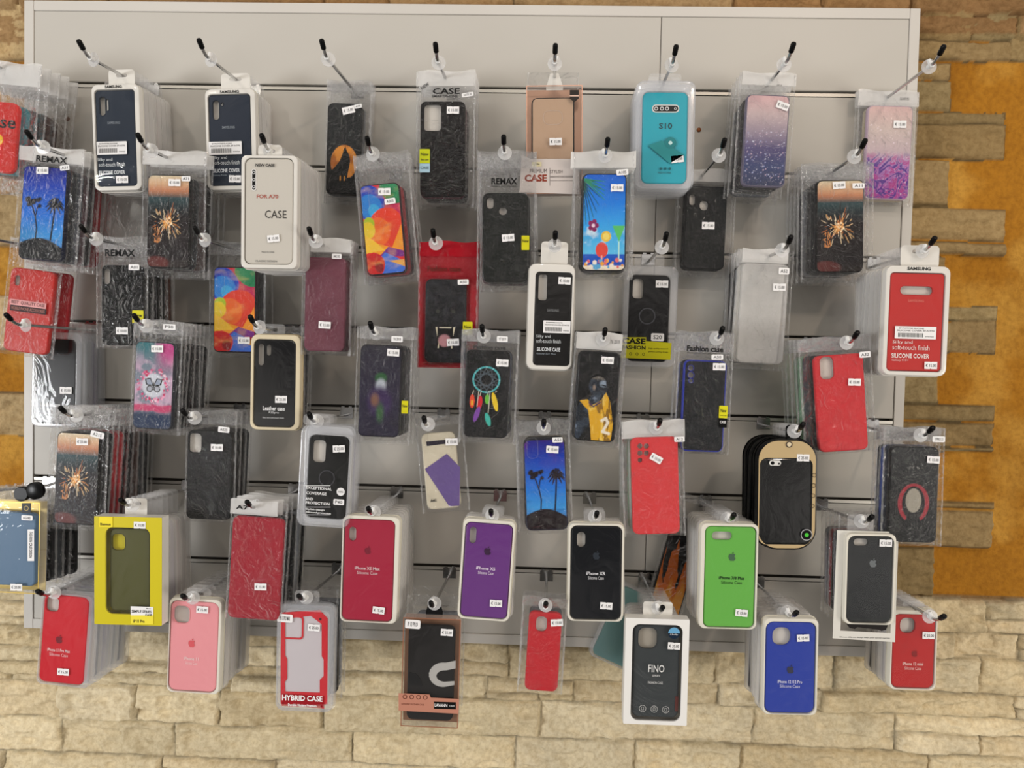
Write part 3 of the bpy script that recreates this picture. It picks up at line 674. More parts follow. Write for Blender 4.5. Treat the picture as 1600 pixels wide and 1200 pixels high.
STICK_ME = {}
def P(nick, label, hk, hole, TC, BC, w, col='#111111', kind='bag', art=None, holes=(), texts=(), lens=None, bag=(9, 9, 10), hh=22, head='c', htexts=(), hw=None,
      tray=(5, 6, 6, 8), rim='w', rimr=0.010, tab=None, price=(), model=(), promo=None, stack=(), d=None, step=None, d0=0.022, clear=False, bumper=None, rough=0.42, coat=0.0, r=0.010,
      box=None, extra=None, cat='phone case', logo=None, lean=0.0, skind=None, ring=None, badge=(), camr=None):
    s, bend, hroot = HOOKS[hk]
    if d is None:
        best = None
        for i in range(0, 101):
            t = 0.12+0.83*i/100; q = proj(s.lerp(bend, t)); e = abs(q[0]-hole[0])
            if best is None or e < best[0]: best = (e, t)
        t = best[1]
    else: t = (d-0.004)/0.181
    O = s.lerp(bend, t); dd = -O.y
    a3 = at(*TC, dd+T/2); b3 = at(*BC, dd+T/2)
    ang = math.atan2(a3.x-b3.x, a3.z-b3.z); H = math.hypot(a3.x-b3.x, a3.z-b3.z); sc = (CD-dd)/F; W = w*sc
    ca, sa = math.cos(ang), math.sin(ang)
    def loc(px, py):
        v = at(px, py, dd+T/2)-O; return (v.x*ca-v.z*sa, v.x*sa+v.z*ca)
    c = loc((TC[0]+BC[0])/2, (TC[1]+BC[1])/2)
    INFO.append((nick, round(dd, 3), round(W*1000), round(H*1000), round(math.degrees(ang), 1)))
    hl = []
    for q in holes:
        lx, lz = loc(q[0], q[1]); ww, h2 = q[2]*sc, q[3]*sc; hl.append((lx-c[0], lz-c[1], ww, h2, min(ww, h2)*(q[4] if len(q) > 4 else 0.42)))
    if len(hl) > 0: hl = [q for q in hl if abs(q[0])+q[2]/2 < W/2-0.0025 and abs(q[1])+q[3]/2 < H/2-0.0025]
    # geometry shared with the packages hanging behind
    sd = int(TC[0]*3+TC[1])
    gl = dict(W=W, H=H, c=c, r=r)
    if kind == 'bag':
        x0, x1 = c[0]-W/2-bag[0]*sc, c[0]+W/2+bag[1]*sc; z0, z1 = c[1]-H/2-bag[2]*sc, 0.010
        ztop = c[1]+H/2
        if z1 < ztop+0.012: z1 = ztop+0.014
        gl['bag'] = wrinkled_bag(x0, x1, z0, z1, c[0], c[1], W, H, sd, head == 'r')
        hx = (x0, x1) if hw is None else (loc(hw[0], TC[1])[0], loc(hw[1], TC[1])[0])
        hm = {'c': HEADC, 'w': HEADW, 'r': HEADR}.get(head)
        gl['head'] = header_mesh(hx[0], hx[1], z1-hh*sc, z1+0.0012, hm, sd) if hm else None
    def build(O, front, colr, cname, k, knd, jit):
        root = empty('phone_case_package', O, ang+jit[0]); root.rotation_euler = (jit[1], ang+jit[0], jit[2])
        cx, cz = c
        if knd == 'bag':
            o = bpy.data.objects.new('clear_bag', gl['bag']); COL.objects.link(o); o.parent = root
            if gl.get('head'):
                o = bpy.data.objects.new('header', gl['head']); COL.objects.link(o); o.parent = root
        if knd in ('blister',):
            dep = 0.0125; l, tt, rg, bt = [q*sc for q in tray]
            oc = (cx+(rg-l)/2, cz+(tt-bt)/2); ow, oh = W+l+rg, H+tt+bt; mm = TRAYS if (not front and rim in ('w', 'cream')) else TRAYW if rim == 'w' else (mat('#d9ccae', 0.4) if rim == 'beige' else (mat('#141414', 0.3) if rim == 'k' else (mat('#e0dccf', 0.35) if rim == 'cream' else TRAYC)))
            rn = rimr; g = [(0, dep/2), (0, -dep/2+0.0018), (0.0007, -dep/2+0.0005), (0.002, -dep/2)]
            b = MB(); R = [ring3(rr(oc[0], oc[1], ow+0.003, oh+0.003, rn+0.0015, 7), dep/2), ring3(rr(oc[0], oc[1], ow+0.003, oh+0.003, rn+0.0015, 7), dep/2-0.0008)]
            R += [ring3(rr(oc[0], oc[1], ow, oh, rn, 7, i), y) for i, y in g]
            inn = rr(cx, cz, W+0.0016, H+0.0016, r+0.0008, 7)
            R += [ring3(inn, -dep/2+0.0004), ring3(inn, dep/2-0.001)]
            b.rings(R, mm); b.build('tray', root)
            if rim == 'k' and front:
                b = MB(); b.plate(rr(oc[0], oc[1], ow-0.006, oh-0.006, rn-0.003, 8), -dep/2-0.0004, -dep/2, mat('#bfa77c', 0.3, coat=0.5), [rr(cx, cz, W+0.001, H+0.001, r, 7)]); b.build('backing_card', root)
            b = MB(); b.flat(rr(oc[0], oc[1], ow-0.002, oh-0.002, rn-0.001, 7), dep/2-0.0006, TRAYC); b.build('backing', root)
            if front:
                b = MB(); b.flat(rr(cx, cz, W+0.003, H+0.003, r+0.0015, 7), -dep/2-0.0002, WINDOW); b.build('window', root)
            tb = tab if tab else 34
            tw = tb*sc; z_top = 0.010; zb_ = oc[1]+oh/2-0.001
            if z_top > zb_+0.003:
                b = MB(); o_ = rr(0, (z_top+zb_)/2, tw, z_top-zb_, min(0.006, (z_top-zb_)/2-1e-4), 5)
                hs = [rr(0, 0, tw*0.42, 0.0058, 0.0028, 5)] if z_top-zb_ > 0.013 else []
                b.plate(o_, dep/2-0.0012, dep/2-0.0002, (TRAYW if rim == 'w' else BLACKP if rim == 'k' else TAB_F) if front else TAB_F, hs); b.build('hang_tab', root)
        if knd == 'box':
            bl, bt_, br, bb, dep, fcol, scol, icol = box
            l, tt, rg, bt = [q*sc for q in (bl, bt_, br, bb)]; oc = (cx+(rg-l)/2, cz+(tt-bt)/2); ow, oh = W+l+rg, H+tt+bt
            b = MB(); o_ = rr(oc[0], oc[1], ow, oh, 0.0012, 2); win = rr(cx, cz, W+0.006, H+0.006, r+0.002, 6)
            fm, sm, im = mat(fcol, 0.35), mat(scol, 0.4), mat(icol, 0.45)
            b.plate(o_, -dep/2, -dep/2+0.0006, fm, [win]); b.rings([ring3(o_, dep/2), ring3(o_, -dep/2+0.0003)], sm); b.flat(o_, dep/2-0.0004, im); b.flat(o_, dep/2, sm)
            b.rings([ring3(win, -dep/2+0.0006), ring3(win, -dep/2+0.003)], fm)
            b.build('carton', root)
            b = MB(); b.flat(win, -dep/2-0.0002, WINDOW); b.build('window', root)
            tw = (tab or 40)*sc; zb_ = oc[1]+oh/2-0.002; zt = max(0.009, zb_+0.012); b = MB()
            b.plate(rr(0, (zt+zb_)/2, tw, zt-zb_, 0.004, 4), dep/2-0.001, dep/2-0.0002, TRAYW, [rr(0, 0, tw*0.45, 0.005, 0.0024, 4)] if zt < 0.02 and zb_ < -0.004 else []); b.build('hang_tab', root)
        if knd == 'clearbox':
            bl, bt_, br, bb, dep, icol, ecol = box
            l, tt, rg, bt = [q*sc for q in (bl, bt_, br, bb)]; oc = (cx+(rg-l)/2, cz+(tt-bt)/2); ow, oh = W+l+rg, H+tt+bt
            o_ = rr(oc[0], oc[1], ow, oh, 0.001, 2); b = MB(); em = mat(ecol, 0.3, metal=0.5)
            b.flat(o_, -dep/2, WINDOW); b.rings([ring3(o_, dep/2), ring3(o_, -dep/2)], film('clear_carton', haze=0.16, base=0.1, k=0.5))
            for i_ in (0,): b.plate(o_, -dep/2-0.0003, -dep/2, em, [rr(oc[0], oc[1], ow-0.003, oh-0.003, 0.001, 2)])
            b.build('carton', root)
            b = MB(); b.plate(rr(oc[0], oc[1], ow-0.001, oh-0.001, 0.001, 2), dep/2-0.0008, dep/2-0.0002, mat(icol, 0.35, metal=0.35)); b.build('backing_card', root)
            zb_ = oc[1]+oh/2-0.001; tw = 0.028; b = MB()
            b.plate([(-tw/2, zb_), (tw/2, zb_), (tw/2, zb_+0.006), (tw/4, 0.006), (-tw/4, 0.006), (-tw/2, zb_+0.006)] if zb_ < -0.002 else rr(0, zb_+0.006, tw, 0.014, 0.003, 3), dep/2-0.0012, dep/2-0.0004, TRAYW if not isinstance(tab, str) else mat(tab, 0.4)); b.build('hang_tab', root)
        # the case itself
        hh_ = hl if front else []
        key = (round(W, 4), round(H, 4), colr, tuple(hh_), clear and front, bumper if front else None, rough, coat)
        if key not in CASEM: CASEM[key] = case_builder(W, H, r, colr, hh_, rough, coat, clear and front, bumper if front else None).mesh('phone_case')
        ca_ = bpy.data.objects.new('phone_case', CASEM[key]); COL.objects.link(ca_); ca_.parent = root; ca_.location = (cx, 0, cz)
        if front and hl:
            b = MB(); b.flat(rr(0, 0, W-0.004, H-0.004, r, 5), 0.0018, mat('#cfcac2' if kind != 'box' else box[7], 0.6)); b.build('insert_card', ca_)
        if front and art:
            o = bpy.data.objects.new('printed_picture', picture_mesh(art, W-0.0044, H-0.0044, r-0.002)); COL.objects.link(o); o.parent = ca_; o.location = (0, -T/2-0.0003, 0)
        if front and (texts or logo):
            b = MB()
            for q in texts:
                lx, lz = loc(q[1], q[2]); b.text(q[0], lx-cx, lz-cz, q[3]*sc if q[3] else None, q[4]*sc, mat(q[5], 0.45), rot=q[6] if len(q) > 6 else 0, bold=0.02 if len(q) > 7 else 0.0)
            if logo:
                lx, lz = loc(logo[0], logo[1]); apple_logo(b, lx-cx, lz-cz, logo[2]*sc/2, mat(logo[3], 0.35), 0)
            o = b.build('lettering', ca_, (0, -T/2-0.0006, 0), smooth=False)
        if front and ring:
            lx, lz = loc(ring[0], ring[1]); rr_ = ring[2]*sc; b = MB()
            b.rings([ring3(circ(0, 0, rr_, 28), 0), ring3(circ(0, 0, rr_, 28), -0.0014), ring3(circ(0, 0, rr_*0.84, 28), -0.0014), ring3(circ(0, 0, rr_*0.8, 28), 0)], mat('#55555a', 0.25, metal=0.9))
            b.flat(circ(0, 0, rr_*0.8, 28), -0.0005, mat('#1c1c1e', 0.3)); b.build('finger_ring', ca_, (lx-cx, -T/2-0.0002, lz-cz))
        if front and camr:
            lx, lz = loc(camr[0], camr[1]); b = MB(); a_ = rr(lx-cx, lz-cz, camr[2]*sc, camr[3]*sc, min(camr[2:])*sc*0.42, 6); c_ = rr(lx-cx, lz-cz, camr[2]*sc-0.002, camr[3]*sc-0.002, min(camr[2:])*sc*0.36, 6)
            b.rings([ring3(a_, 0), ring3(a_, -0.0009), ring3(c_, -0.0009), ring3(c_, 0)], TAB_F); b.build('camera_rim', ca_, (0, -T/2-0.0004, 0))
        if front and lens: lens(ca_, lambda x, y: (loc(x, y)[0]-cx, loc(x, y)[1]-cz), sc)
        if front:
            yy = {'bag': -T/2-0.0030, 'blister': -0.0125/2-0.0008, 'box': -(box[4] if box else 0)/2-0.0008, 'clearbox': -(box[4] if box else 0)/2-0.0010}[knd]
            for q in price:
                lx, lz = loc(q[0], q[1]); sticker(root, lx, lz, yy, 19*sc, 11*sc, '€ '+q[3], math.radians(q[2])-ang)
            for q in model:
                lx, lz = loc(q[0], q[1]); sticker(root, lx, lz, yy-0.0004, q[2]*sc, q[3]*sc, q[4], math.radians(q[5] if len(q) > 5 else 0), name='model_sticker', notch=False, tw=0.66, th=0.5)
            for q in badge:      # (x, y, w, h, colour, name, texts)
                lx, lz = loc(q[0], q[1]); b = MB(); b.plate(rr(0, 0, q[2]*sc, q[3]*sc, 0.0008, 2), 0, 0.0003, q[4] if not isinstance(q[4], str) else mat(q[4], 0.4))
                for tx in q[6]: b.text(tx[0], tx[1]*sc, tx[2]*sc, tx[3]*sc if tx[3] else None, tx[4]*sc, mat(tx[5], 0.5), y=-0.0002, bold=0.015)
                b.build(q[5], root, (lx, yy-0.0003, lz), smooth=False)
            if promo:
                x, y, pw, ph = promo; lx, lz = loc(x, y); b = MB()
                b.plate(rr(0, ph*sc*0.22, pw*sc, ph*sc*0.56, 0.0006, 2), 0, 0.0003, mat('#d9d320', 0.4)); b.text('New', 0, ph*sc*0.28, pw*sc*0.7, ph*sc*0.16, INK, y=-0.0002, bold=0.02)
                b.text('Perfect case', 0, ph*sc*0.06, pw*sc*0.8, ph*sc*0.06, INK, y=-0.0002)
                b.plate(rr(0, -ph*sc*0.28, pw*sc, ph*sc*0.42, 0.0006, 2), 0, 0.0003, BLACKP); b.text('CASE', 0, -ph*sc*0.24, pw*sc*0.7, ph*sc*0.12, PAPER, y=-0.0002, bold=0.02)
                b.build('promo_sticker', root, (lx, yy-0.0001, lz), smooth=False)
            if htexts:
                b = MB()
                for q in htexts:
                    lx, lz = loc(q[1], q[2]); b.text(q[0], lx, lz, q[3]*sc, q[4]*sc, mat(q[5], 0.5), bold=0.03 if len(q) > 6 else 0.0, rot=math.radians(q[7]) if len(q) > 7 else 0)
                b.build('header_print' if knd == 'bag' else 'tray_print', root, (0, -0.0034 if knd == 'bag' else yy+0.0004, 0), smooth=False)
            if extra: extra(root, loc, sc, yy)
        return root
    rt = build(O, True, col, '', 0, kind, (0, 0, 0)); tag(rt, label, cat)
    n = len(stack)
    if n:
        thick = {'bag': 0.0115, 'blister': 0.0135, 'box': 0.0135, 'clearbox': 0.0135}[kind]
        front_th = (box[4]/2+0.007) if box else thick
        st = step or max(thick, min(0.02, (dd-d0)/n)); y = dd-max(front_th, st if not box else front_th); rnd = random.Random(sd)
        dirx = (bend-s)/(bend-s).length
        for k, (hx, cname) in enumerate(stack):
            if y < 0.012: break
            t = (y-0.004)/0.181; Ok = s.lerp(bend, max(t, 0.0)); kn = skind or (kind if kind in ('bag', 'blister') else 'bag')
            if kn == 'bag' and 'bag' not in gl:
                gl['bag'] = wrinkled_bag(c[0]-W/2-.008, c[0]+W/2+.008, c[1]-H/2-.008, 0.010, c[0], c[1], W, H, sd); gl['head'] = None
            jit = (math.radians(rnd.uniform(-1.6, 1.6)), math.radians(rnd.uniform(-0.5, 0.3)), math.radians(rnd.uniform(-1.0, 1.0)))
            ro = build(Ok, False, hx, cname, k, kn, jit)
            pk = {'bag': 'bagged', 'blister': 'tray packed'}[kn]
            where = 'directly behind' if k == 0 else ORD[k]+' behind'
            tag(ro, f'{pk} {cname} phone case hanging {where} the {nick}', cat, f'packages behind the {nick}')
            y -= st
    return rt
INFO = []
# ------------------------------------------------------------------ every hook
K = ('#131316', 'black'); N_ = ('#1a2233', 'navy'); RD = ('#b3202a', 'red'); TL = ('#2a8a96', 'teal'); BR = ('#4a2e26', 'brown'); GY = ('#70747a', 'grey'); PK = ('#e2949c', 'pink'); WH = ('#d8d6d0', 'white')
LV = ('#a89cc0', 'lavender'); GN = ('#7fae86', 'green'); BL = ('#2a4c9a', 'blue'); YL = ('#c8bb38', 'yellow'); CR = ('#d8ccb0', 'cream'); BU = ('#5e2a38', 'burgundy'); DG = ('#3a3e42', 'dark grey')
rows = {
 1: [(-66, 58, 'red picture case at the left edge'), (122, 62, 'navy case with a twin camera slot'), (310, 60, 'navy case with a single camera slot'), (502, 61, 'howling wolf case'), (680, 66, 'plain black case with a large camera window'), (868, 68, 'gold boxed case'), (1057, 70, 'turquoise case'), (1241, 66, 'pink to navy glitter case'), (1476, 70, 'purple marble case')],
 2: [(40, 203, 'blue palm tree case'), (214, 208, 'upper left sparkler case'), (408, 209, 'white boxed clear case'), (573, 213, 'colour swirl case beside the wolf case'), (787, 211, 'black case with two small camera holes'), (950, 215, 'beach cocktail case'), (1133, 216, 'matte black case beside the beach case'), (1353, 217, 'right-hand sparkler case')],
 3: [(-62, 348, 'red case with a pink text strip'), (125, 351, 'glossy black case under the blue palm tree case'), (303, 353, 'colour swirl case behind the white box'), (482, 355, 'burgundy case'), (676, 358, 'open jaws case in a red bag'), (868, 361, 'black case in a white tray'), (1042, 363, 'black ring case with a yellow card'), (1237, 368, 'clear case with a black edge'), (1462, 370, 'red case in a white tray')],
 4: [(8, 490, 'black case in a grey tray at the left'), (208, 491, 'pink butterfly case'), (390, 493, 'black case in a beige tray'), (578, 503, 'dark violet picture case'), (753, 508, 'dreamcatcher case'), (946, 513, 'basketball player case'), (1130, 511, 'blue edged black case'), (1341, 518, 'red case with a polygonal camera hole')],
 5: [(93, 636, 'lower left sparkler case'), (284, 640, 'plain black case under the butterfly case'), (482, 645, 'black ring case in a clear tray'), (662, 651, 'small cream packet'), (850, 656, 'sunset palm tree case'), (1032, 655, 'coral red case'), (1256, 661, 'black power case in a rounded pack'), (1459, 667, 'black case with a red hood picture')],
 6: [(-70, 760, 'gold boxed blue case'), (187, 780, 'yellow box'), (385, 783, 'red wallet case'), (575, 793, 'crimson case'), (767, 797, 'purple case'), (933, 800, 'navy case with an oval camera hole'), (1148, 803, 'green case'), (1364, 806, 'black case on a white card')],
 7: [(57, 923, 'red case at the bottom left'), (284, 930, 'pink case'), (466, 930, 'red framed clear case'), (673, 941, 'copper boxed black case'), (853, 942, 'narrow red case'), (1036, 948, 'dark grey case in a white box'), (1246, 956, 'royal blue case'), (1477, 962, 'red case at the bottom right')]}
for r_, lst in rows.items():
    for c_, (x, y, nm) in enumerate(lst):
        hook(r_, c_, (x, y), f'black tipped chrome hook carrying the {nm}')

# ---- row 1
P('red picture case', 'bagged red phone case with a round yellow picture, cut off at the upper left edge', (1, 0), (12, 112), (-6, 158), (-14, 268), 72, '#c8261e', art='redlogo', bag=(10, 30, 26), head='w', hh=34, d=0.12, r=0.012,
  texts=[('case', 0, 193, 52, 14, '#151515', 0, 1)], stack=[TL, K, BR, BR], step=0.022, bumper='#d8302a')
SAM = lambda tx, ty, bx, by, code: [('SAMSUNG', tx, ty, 20, 4, '#98a0a8'), ('Silky and', bx-11, by, 24, 6, '#d8dde0'), ('soft-touch finish', bx, by+7, 42, 6.5, '#d8dde0'), ('SILICONE COVER', bx, by+19.5, 42, 6, '#e6eaee', 0, 1), (code, bx-7, by+27, 28, 3.4, '#9aa4ac')]
BARC = lambda x, y, w=48, h=20: (x, y, w, h, PAPER, 'barcode_label', [('EF-PN970TBE SILICONE', -w*0.1, h*0.34, w*0.6, h*0.1, '#444444'), ('SILICONE COVER EF-N770', 0, h*0.16, w*0.9, h*0.12, '#444444'), ('IIIIIIIIIIIIIIIIIIII', -w*0.12, -h*0.2, w*0.6, h*0.34, '#1a1a1a'), ('970720', w*0.34, -h*0.3, w*0.2, h*0.1, '#444444')])
P('navy case with a twin camera slot', 'navy silicone phone case with two camera slots in a white tray, upper left', (1, 1), (187, 117), (179, 141), (184, 291), 63, '#202b3a', 'blister', holes=[(160, 166, 9, 29, .5), (167.5, 164, 4, 18, .5)], tray=(5, 9, 8, 7), tab=42, r=0.006, rimr=0.011,
  texts=SAM(178, 192, 175, 250, 'Galaxy Note 10+'), htexts=[('SAMSUNG', 178, 136, 27, 4.5, '#3a3a3a', 1)], badge=[BARC(176, 232)], price=[(192, 281, -2, '15.00')], stack=[WH, LV, K, GY, PK, K, WH], step=0.0138)
P('navy case with a single camera slot', 'navy silicone phone case with one camera slot, partly behind the white rimmed pack', (1, 2), (366, 124), (358, 148), (362, 290), 66, '#1d2737', 'blister', holes=[(337.5, 172, 10, 30, .5), (347, 163, 4, 5, .5)], tray=(5, 9, 8, 7), tab=46, r=0.006, rimr=0.011,
  texts=SAM(357, 199, 354, 247, 'Galaxy Note 10'), htexts=[('SAMSUNG', 359, 144, 30, 4.5, '#3a3a3a', 1)], badge=[BARC(353, 232, 52, 20)], price=[(368, 280, 0, '15.00')], stack=[WH, LV, K, PK, GY], step=0.0145)
P('howling wolf case', 'bagged black phone case with a wolf howling at an orange moon', (1, 3), (548, 150), (539, 161), (535, 303), 54, '#15181a', art='wolf', bag=(3, 14, 14), hh=16, price=[(545, 173, -14, '15.00')], model=[(560, 167, 12, 6, 'A70', -12)], stack=[K, GY])
P('black case with a large camera window', 'bagged black phone case with a large camera window and a yellow sticker', (1, 4), (697, 134), (692, 158), (691, 307), 70, '#1c1716', rough=0.25, bag=(7, 15, 12), head='w', hh=22, holes=[(676, 184, 26, 40, .2)], htexts=[('CASE', 697, 142, 42, 9, '#1c1c1c', 1), ('SMARTPHONE', 695, 150, 40, 4, '#2c2c2c', 1), ('NEW', 664, 134, 14, 5, '#333333', 1, -35)],
  price=[(708, 173, 0, '15.00')], model=[(731, 149, 18, 6, 'NOTE 20', -10)], badge=[(664, 245, 16, 22, '#c6cf1e', 'promo_sticker', [('New', 0, 3, 12, 5, '#222222'), ('Best case', 0, -5, 12, 3, '#333333')]), (664, 263, 16, 14, '#a4c4d4', 'promo_sticker', [('CASE', 0, 0, 13, 4, '#1c2c3c')])], stack=[BU, K, K], d=0.10, step=0.02, extra=None)
def gold_extra(root, loc, sc, yy):
    b = MB(); p = [loc(*q) for q in ((815, 243), (829, 250), (905, 250), (905, 305), (812, 302))]
    b.plate(p, 0, 0.0005, mat('#c9c0bb', 0.35)); q = lambda s, x, y, w, h, c, bo=0: b.text(s, *loc(x, y), w*sc, h*sc, mat(c, 0.5), y=-0.0003, bold=bo)
    q('PREMIUM', 841, 269, 26, 6, '#4a4240'); q('CASE', 837, 280, 34, 11, '#8a3420', 0.04); q('STYLISH', 869, 270, 19, 5, '#4a4240'); q('INNOVATION DESIGN', 877, 278, 34, 3, '#5a5250'); q('Premium smartphone case', 877, 284, 34, 2.4, '#6a6260')
    b.plate([loc(*a) for a in ((831, 255), (846, 255), (846, 262), (831, 262))], -0.0006, -0.0002, mat('#d8cfa8', 0.5)); b.text('s10e', *loc(838.5, 258.5), 9*sc, 3*sc, INK, y=-0.0008)
    p = [loc(*a) for a in ((858.5, 264), (859.3, 264), (859.3, 292), (858.5, 292))]; b.plate(p, -0.0003, 0, mat('#8a8280', 0.5))
    b.build('band_label', root, (0, yy-0.0006, 0), smooth=False)
    b = MB(); p = [loc(*a) for a in ((890, 143), (904, 143), (904, 156), (897, 162), (890, 156))]; b.plate(p, 0, 0.0004, mat('#2a2420', 0.4)); b.plate([loc(*a) for a in ((890, 151), (904, 151), (904, 153), (890, 153))], -0.0003, 0, mat('#d8b8a8', 0.3)); b.build('shield_badge', root, (0, yy-0.0002, 0), smooth=False)
def square_lens(cam_px, w, h, lenses):
    def f(parent, L, sc):
        x, z = L(*cam_px); b = MB(); b.plate(rr(x, z, w*sc, h*sc, min(w, h)*sc*0.45, 6), -T/2-0.0008, -T/2-0.0002, mat('#e4e2de', 0.3)); b.plate(rr(x, z, (w-3)*sc, (h-3)*sc, min(w, h)*sc*0.38, 6), -T/2-0.0011, -T/2-0.0008, BLACKP)
        for lx, ly, r_ in lenses:
            a, c = L(lx, ly); b.flat(circ(a, c, r_*sc, 14), -T/2-0.0013, mat('#e0e0e0', 0.4)); b.flat(circ(a, c, r_*sc*0.6, 14), -T/2-0.0015, BLACKP)
        b.build('camera_print', parent, smooth=False)
    return f
P('gold boxed case', 'black edged phone case in a clear and gold box with a white premium band', (1, 5), (865, 130), (864, 152), (864, 300), 66, '#b89a80', 'clearbox', box=(8, 16, 12, 4, 0.02, '#b8917a', '#c89a84'), bumper='#181614', camr=(864, 184, 30, 22), price=[(868, 223, -2, '15.00')], tab=28,
  extra=gold_extra, d=0.12, stack=[K], step=0.05)
def s10_extra(root, loc, sc, yy):
    b = MB(); p = [loc(*q) for q in ((1012, 228), (1034, 220), (1068, 243), (1046, 256))]; b.flat(p, 0, mat('#2f8a8e', 0.3)); x, z = loc(1047, 224); b.flat(circ(x, z, 9*sc, 20), -0.0002, mat('#2b7f84', 0.3)); b.flat(circ(x, z, 3*sc, 12), -0.0004, mat('#bfe0e0', 0.3))
    for i in range(3): x, z = loc(1032+7*i, 264); b.flat(circ(x, z, 2*sc, 10), 0, mat('#1d6068', 0.4))
    b.build('window_print', root, (0, yy, 0), smooth=False)
P('turquoise case', 'turquoise phone case with a four lens camera print in a clear rimmed tray', (1, 6), (1040, 122), (1040, 144), (1037, 287), 69, '#23a5b8', 'blister', rough=0.3, rim='c', tray=(10, 17, 11, 8), rimr=0.013, tab=50, lens=square_lens((1040, 170), 41, 12, [(1025, 170, 3), (1034, 170, 3), (1042, 170, 3), (1055, 170, 2)]),
  texts=[('S10', 1040, 197, 20, 9, '#174a54', 0, 1), ('MADE IN CHINA', 1038, 270, 20, 3, '#1d6068')], price=[(1058, 249, -8, '15.00')], extra=s10_extra, stack=[LV, GY, WH, TL, GY], d=0.11, step=0.0165)
P('glitter case', 'bagged phone case fading from pink to navy glitter', (1, 7), (1200, 133), (1201, 148), (1192, 292), 66, '#6a6478', art='glitter', bag=(12, 8, 12), head='w', hh=18, hw=(1159, 1244), price=[(1222, 166, 20, '15.00')], htexts=[('OPPO A9', 1218, 133, 8, 3, '#333333')], stack=[K, K, GY], d=0.10, step=0.025)
P('purple marble case', 'bagged clear phone case with purple marble swirls, hanging over the panel edge', (1, 8), (1386, 153), (1392, 165), (1384, 312), 68, '#c0a8b8', art='marble', bag=(14, 9, 8), head='w', hh=22, price=[(1405, 195, 0, '15.00')], htexts=[('GALAXY M31', 1414, 154, 14, 4, '#444444')], stack=[CR], step=0.012)
# ---- row 2
P('blue palm tree case', 'bagged phone case with palm silhouettes on a blue sky, upper left', (2, 0), (92, 240), (72, 260), (62, 407), 72, '#10152c', art='palms', camr=(50, 283, 17, 32), bag=(10, 22, 12), head='w', hh=22, htexts=[('REMAX', 80, 249, 50, 10, '#2a2a2a', 1)], price=[(68, 267, 0, '15.00')], model=[(103, 263, 15, 8, 'A51', -12)], stack=[K, N_, BU, K, RD], step=0.016, d=0.12)
P('upper left sparkler case', 'bagged phone case with a lit sparkler picture, between the palm tree case and white box', (2, 1), (270, 253), (264, 273), (262, 419), 68, '#17110f', art='sparkler', camr=(243, 290, 19, 34), bag=(10, 24, 14), head='w', hh=20, price=[(274, 286, 0, '15.00')], model=[(292, 280, 14, 8, 'A71')], stack=[K, BR, K], step=0.024, d=0.12)
P('white boxed clear case', 'milky clear phone case in a white rimmed pack with red lettering', (2, 2), (417, 234), (421, 248), (420, 413), 76, '#cfcac0', 'blister', rough=0.3, tray=(6, 5, 7, 7), rimr=0.009, tab=38, lens=square_lens((397, 281), 8, 34, [(397, 270, 2.5), (397, 281, 2.5), (397, 292, 2.5)]),
  texts=[('FOR A70', 418, 307, 34, 6, '#b8665a', 0, 1), ('CASE', 431, 335, 34, 12, '#3a3836'), ('MADE IN CHINA', 419, 394, 20, 2.6, '#666666'), ('CLASSIC DESIGN', 416, 408, 34, 3, '#666666')], htexts=[('NEW CASE', 415, 258.5, 30, 4.5, '#2a2a2a', 1)], price=[(428, 373, -7, '15.00')], stack=[TL, WH, BL, K, WH, K], d=0.175, step=0.0165)
P('colour swirl case beside the wolf case', 'bagged phone case with rainbow paint swirls, below the wolf case', (2, 3), (606, 272), (592, 287), (605, 429), 63, '#2a1c20', art='swirl', camr=(571, 310, 12, 38), bag=(6, 18, 12), hh=22, price=[(601, 300, -2, '15.00')], model=[(610, 315, 17, 9, 'A30S', -4)], promo=None, stack=[RD, RD, K, N_], step=0.012, d=0.13)
P('black case with two small camera holes', 'bagged black phone case with two camera holes under a black brand header', (2, 4), (790, 268), (790, 301), (789, 441), 71, '#1d1f1c', bag=(9, 12, 12), hh=26, holes=[(766, 317, 10, 18, .5), (786, 330, 12, 12, .5)], htexts=[('REMAX', 788, 283, 40, 10, '#161616', 1), ('MOBILE ACCESSORIES', 788, 291, 40, 3, '#222222')], price=[(794, 372, -6, '15.00')], badge=[(821, 380, 12, 22, '#cfc91e', 'promo_sticker', [('New', 0, 3, 10, 5, '#222222')])], stack=[K, K, BU, K], step=0.014, d=0.14, rough=0.3)
P('beach cocktail case', 'bagged phone case with a beach, cocktails and palm leaves picture', (2, 5), (944, 258), (945, 271), (943, 424), 68, '#14161c', art='beach', bag=(14, 12, 10), head='w', hh=24, hw=(892, 994), price=[(964, 294, 0, '15.00')], model=[(972, 270, 18, 9, 'A10S', -5)], stack=[K, K, K], step=0.014, d=0.15)
P('matte black case', 'bagged matte black phone case with two camera holes, right of the beach case', (2, 6), (1097, 275), (1105, 291), (1099, 421), 63, '#1f2021', bag=(13, 14, 12), head='w', hh=18, hw=(1078, 1150), holes=[(1082, 312, 9, 17, .5), (1100, 321, 13, 15, .5)], price=[(1106, 353, 0, '15.00')], stack=[K, K], step=0.02, rough=0.55)
P('right-hand sparkler case', 'bagged phone case with a lit sparkler picture, near the right panel edge', (2, 7), (1306, 266), (1313, 281), (1312, 426), 72, '#15110f', art='sparkler', camr=(1293, 298, 20, 26), bag=(22, 16, 14), head='c', hh=24, price=[(1310, 290, -6, '15.00')], model=[(1340, 291, 18, 8, 'A11', 0)], stack=[K, K, GY, K], step=0.018)
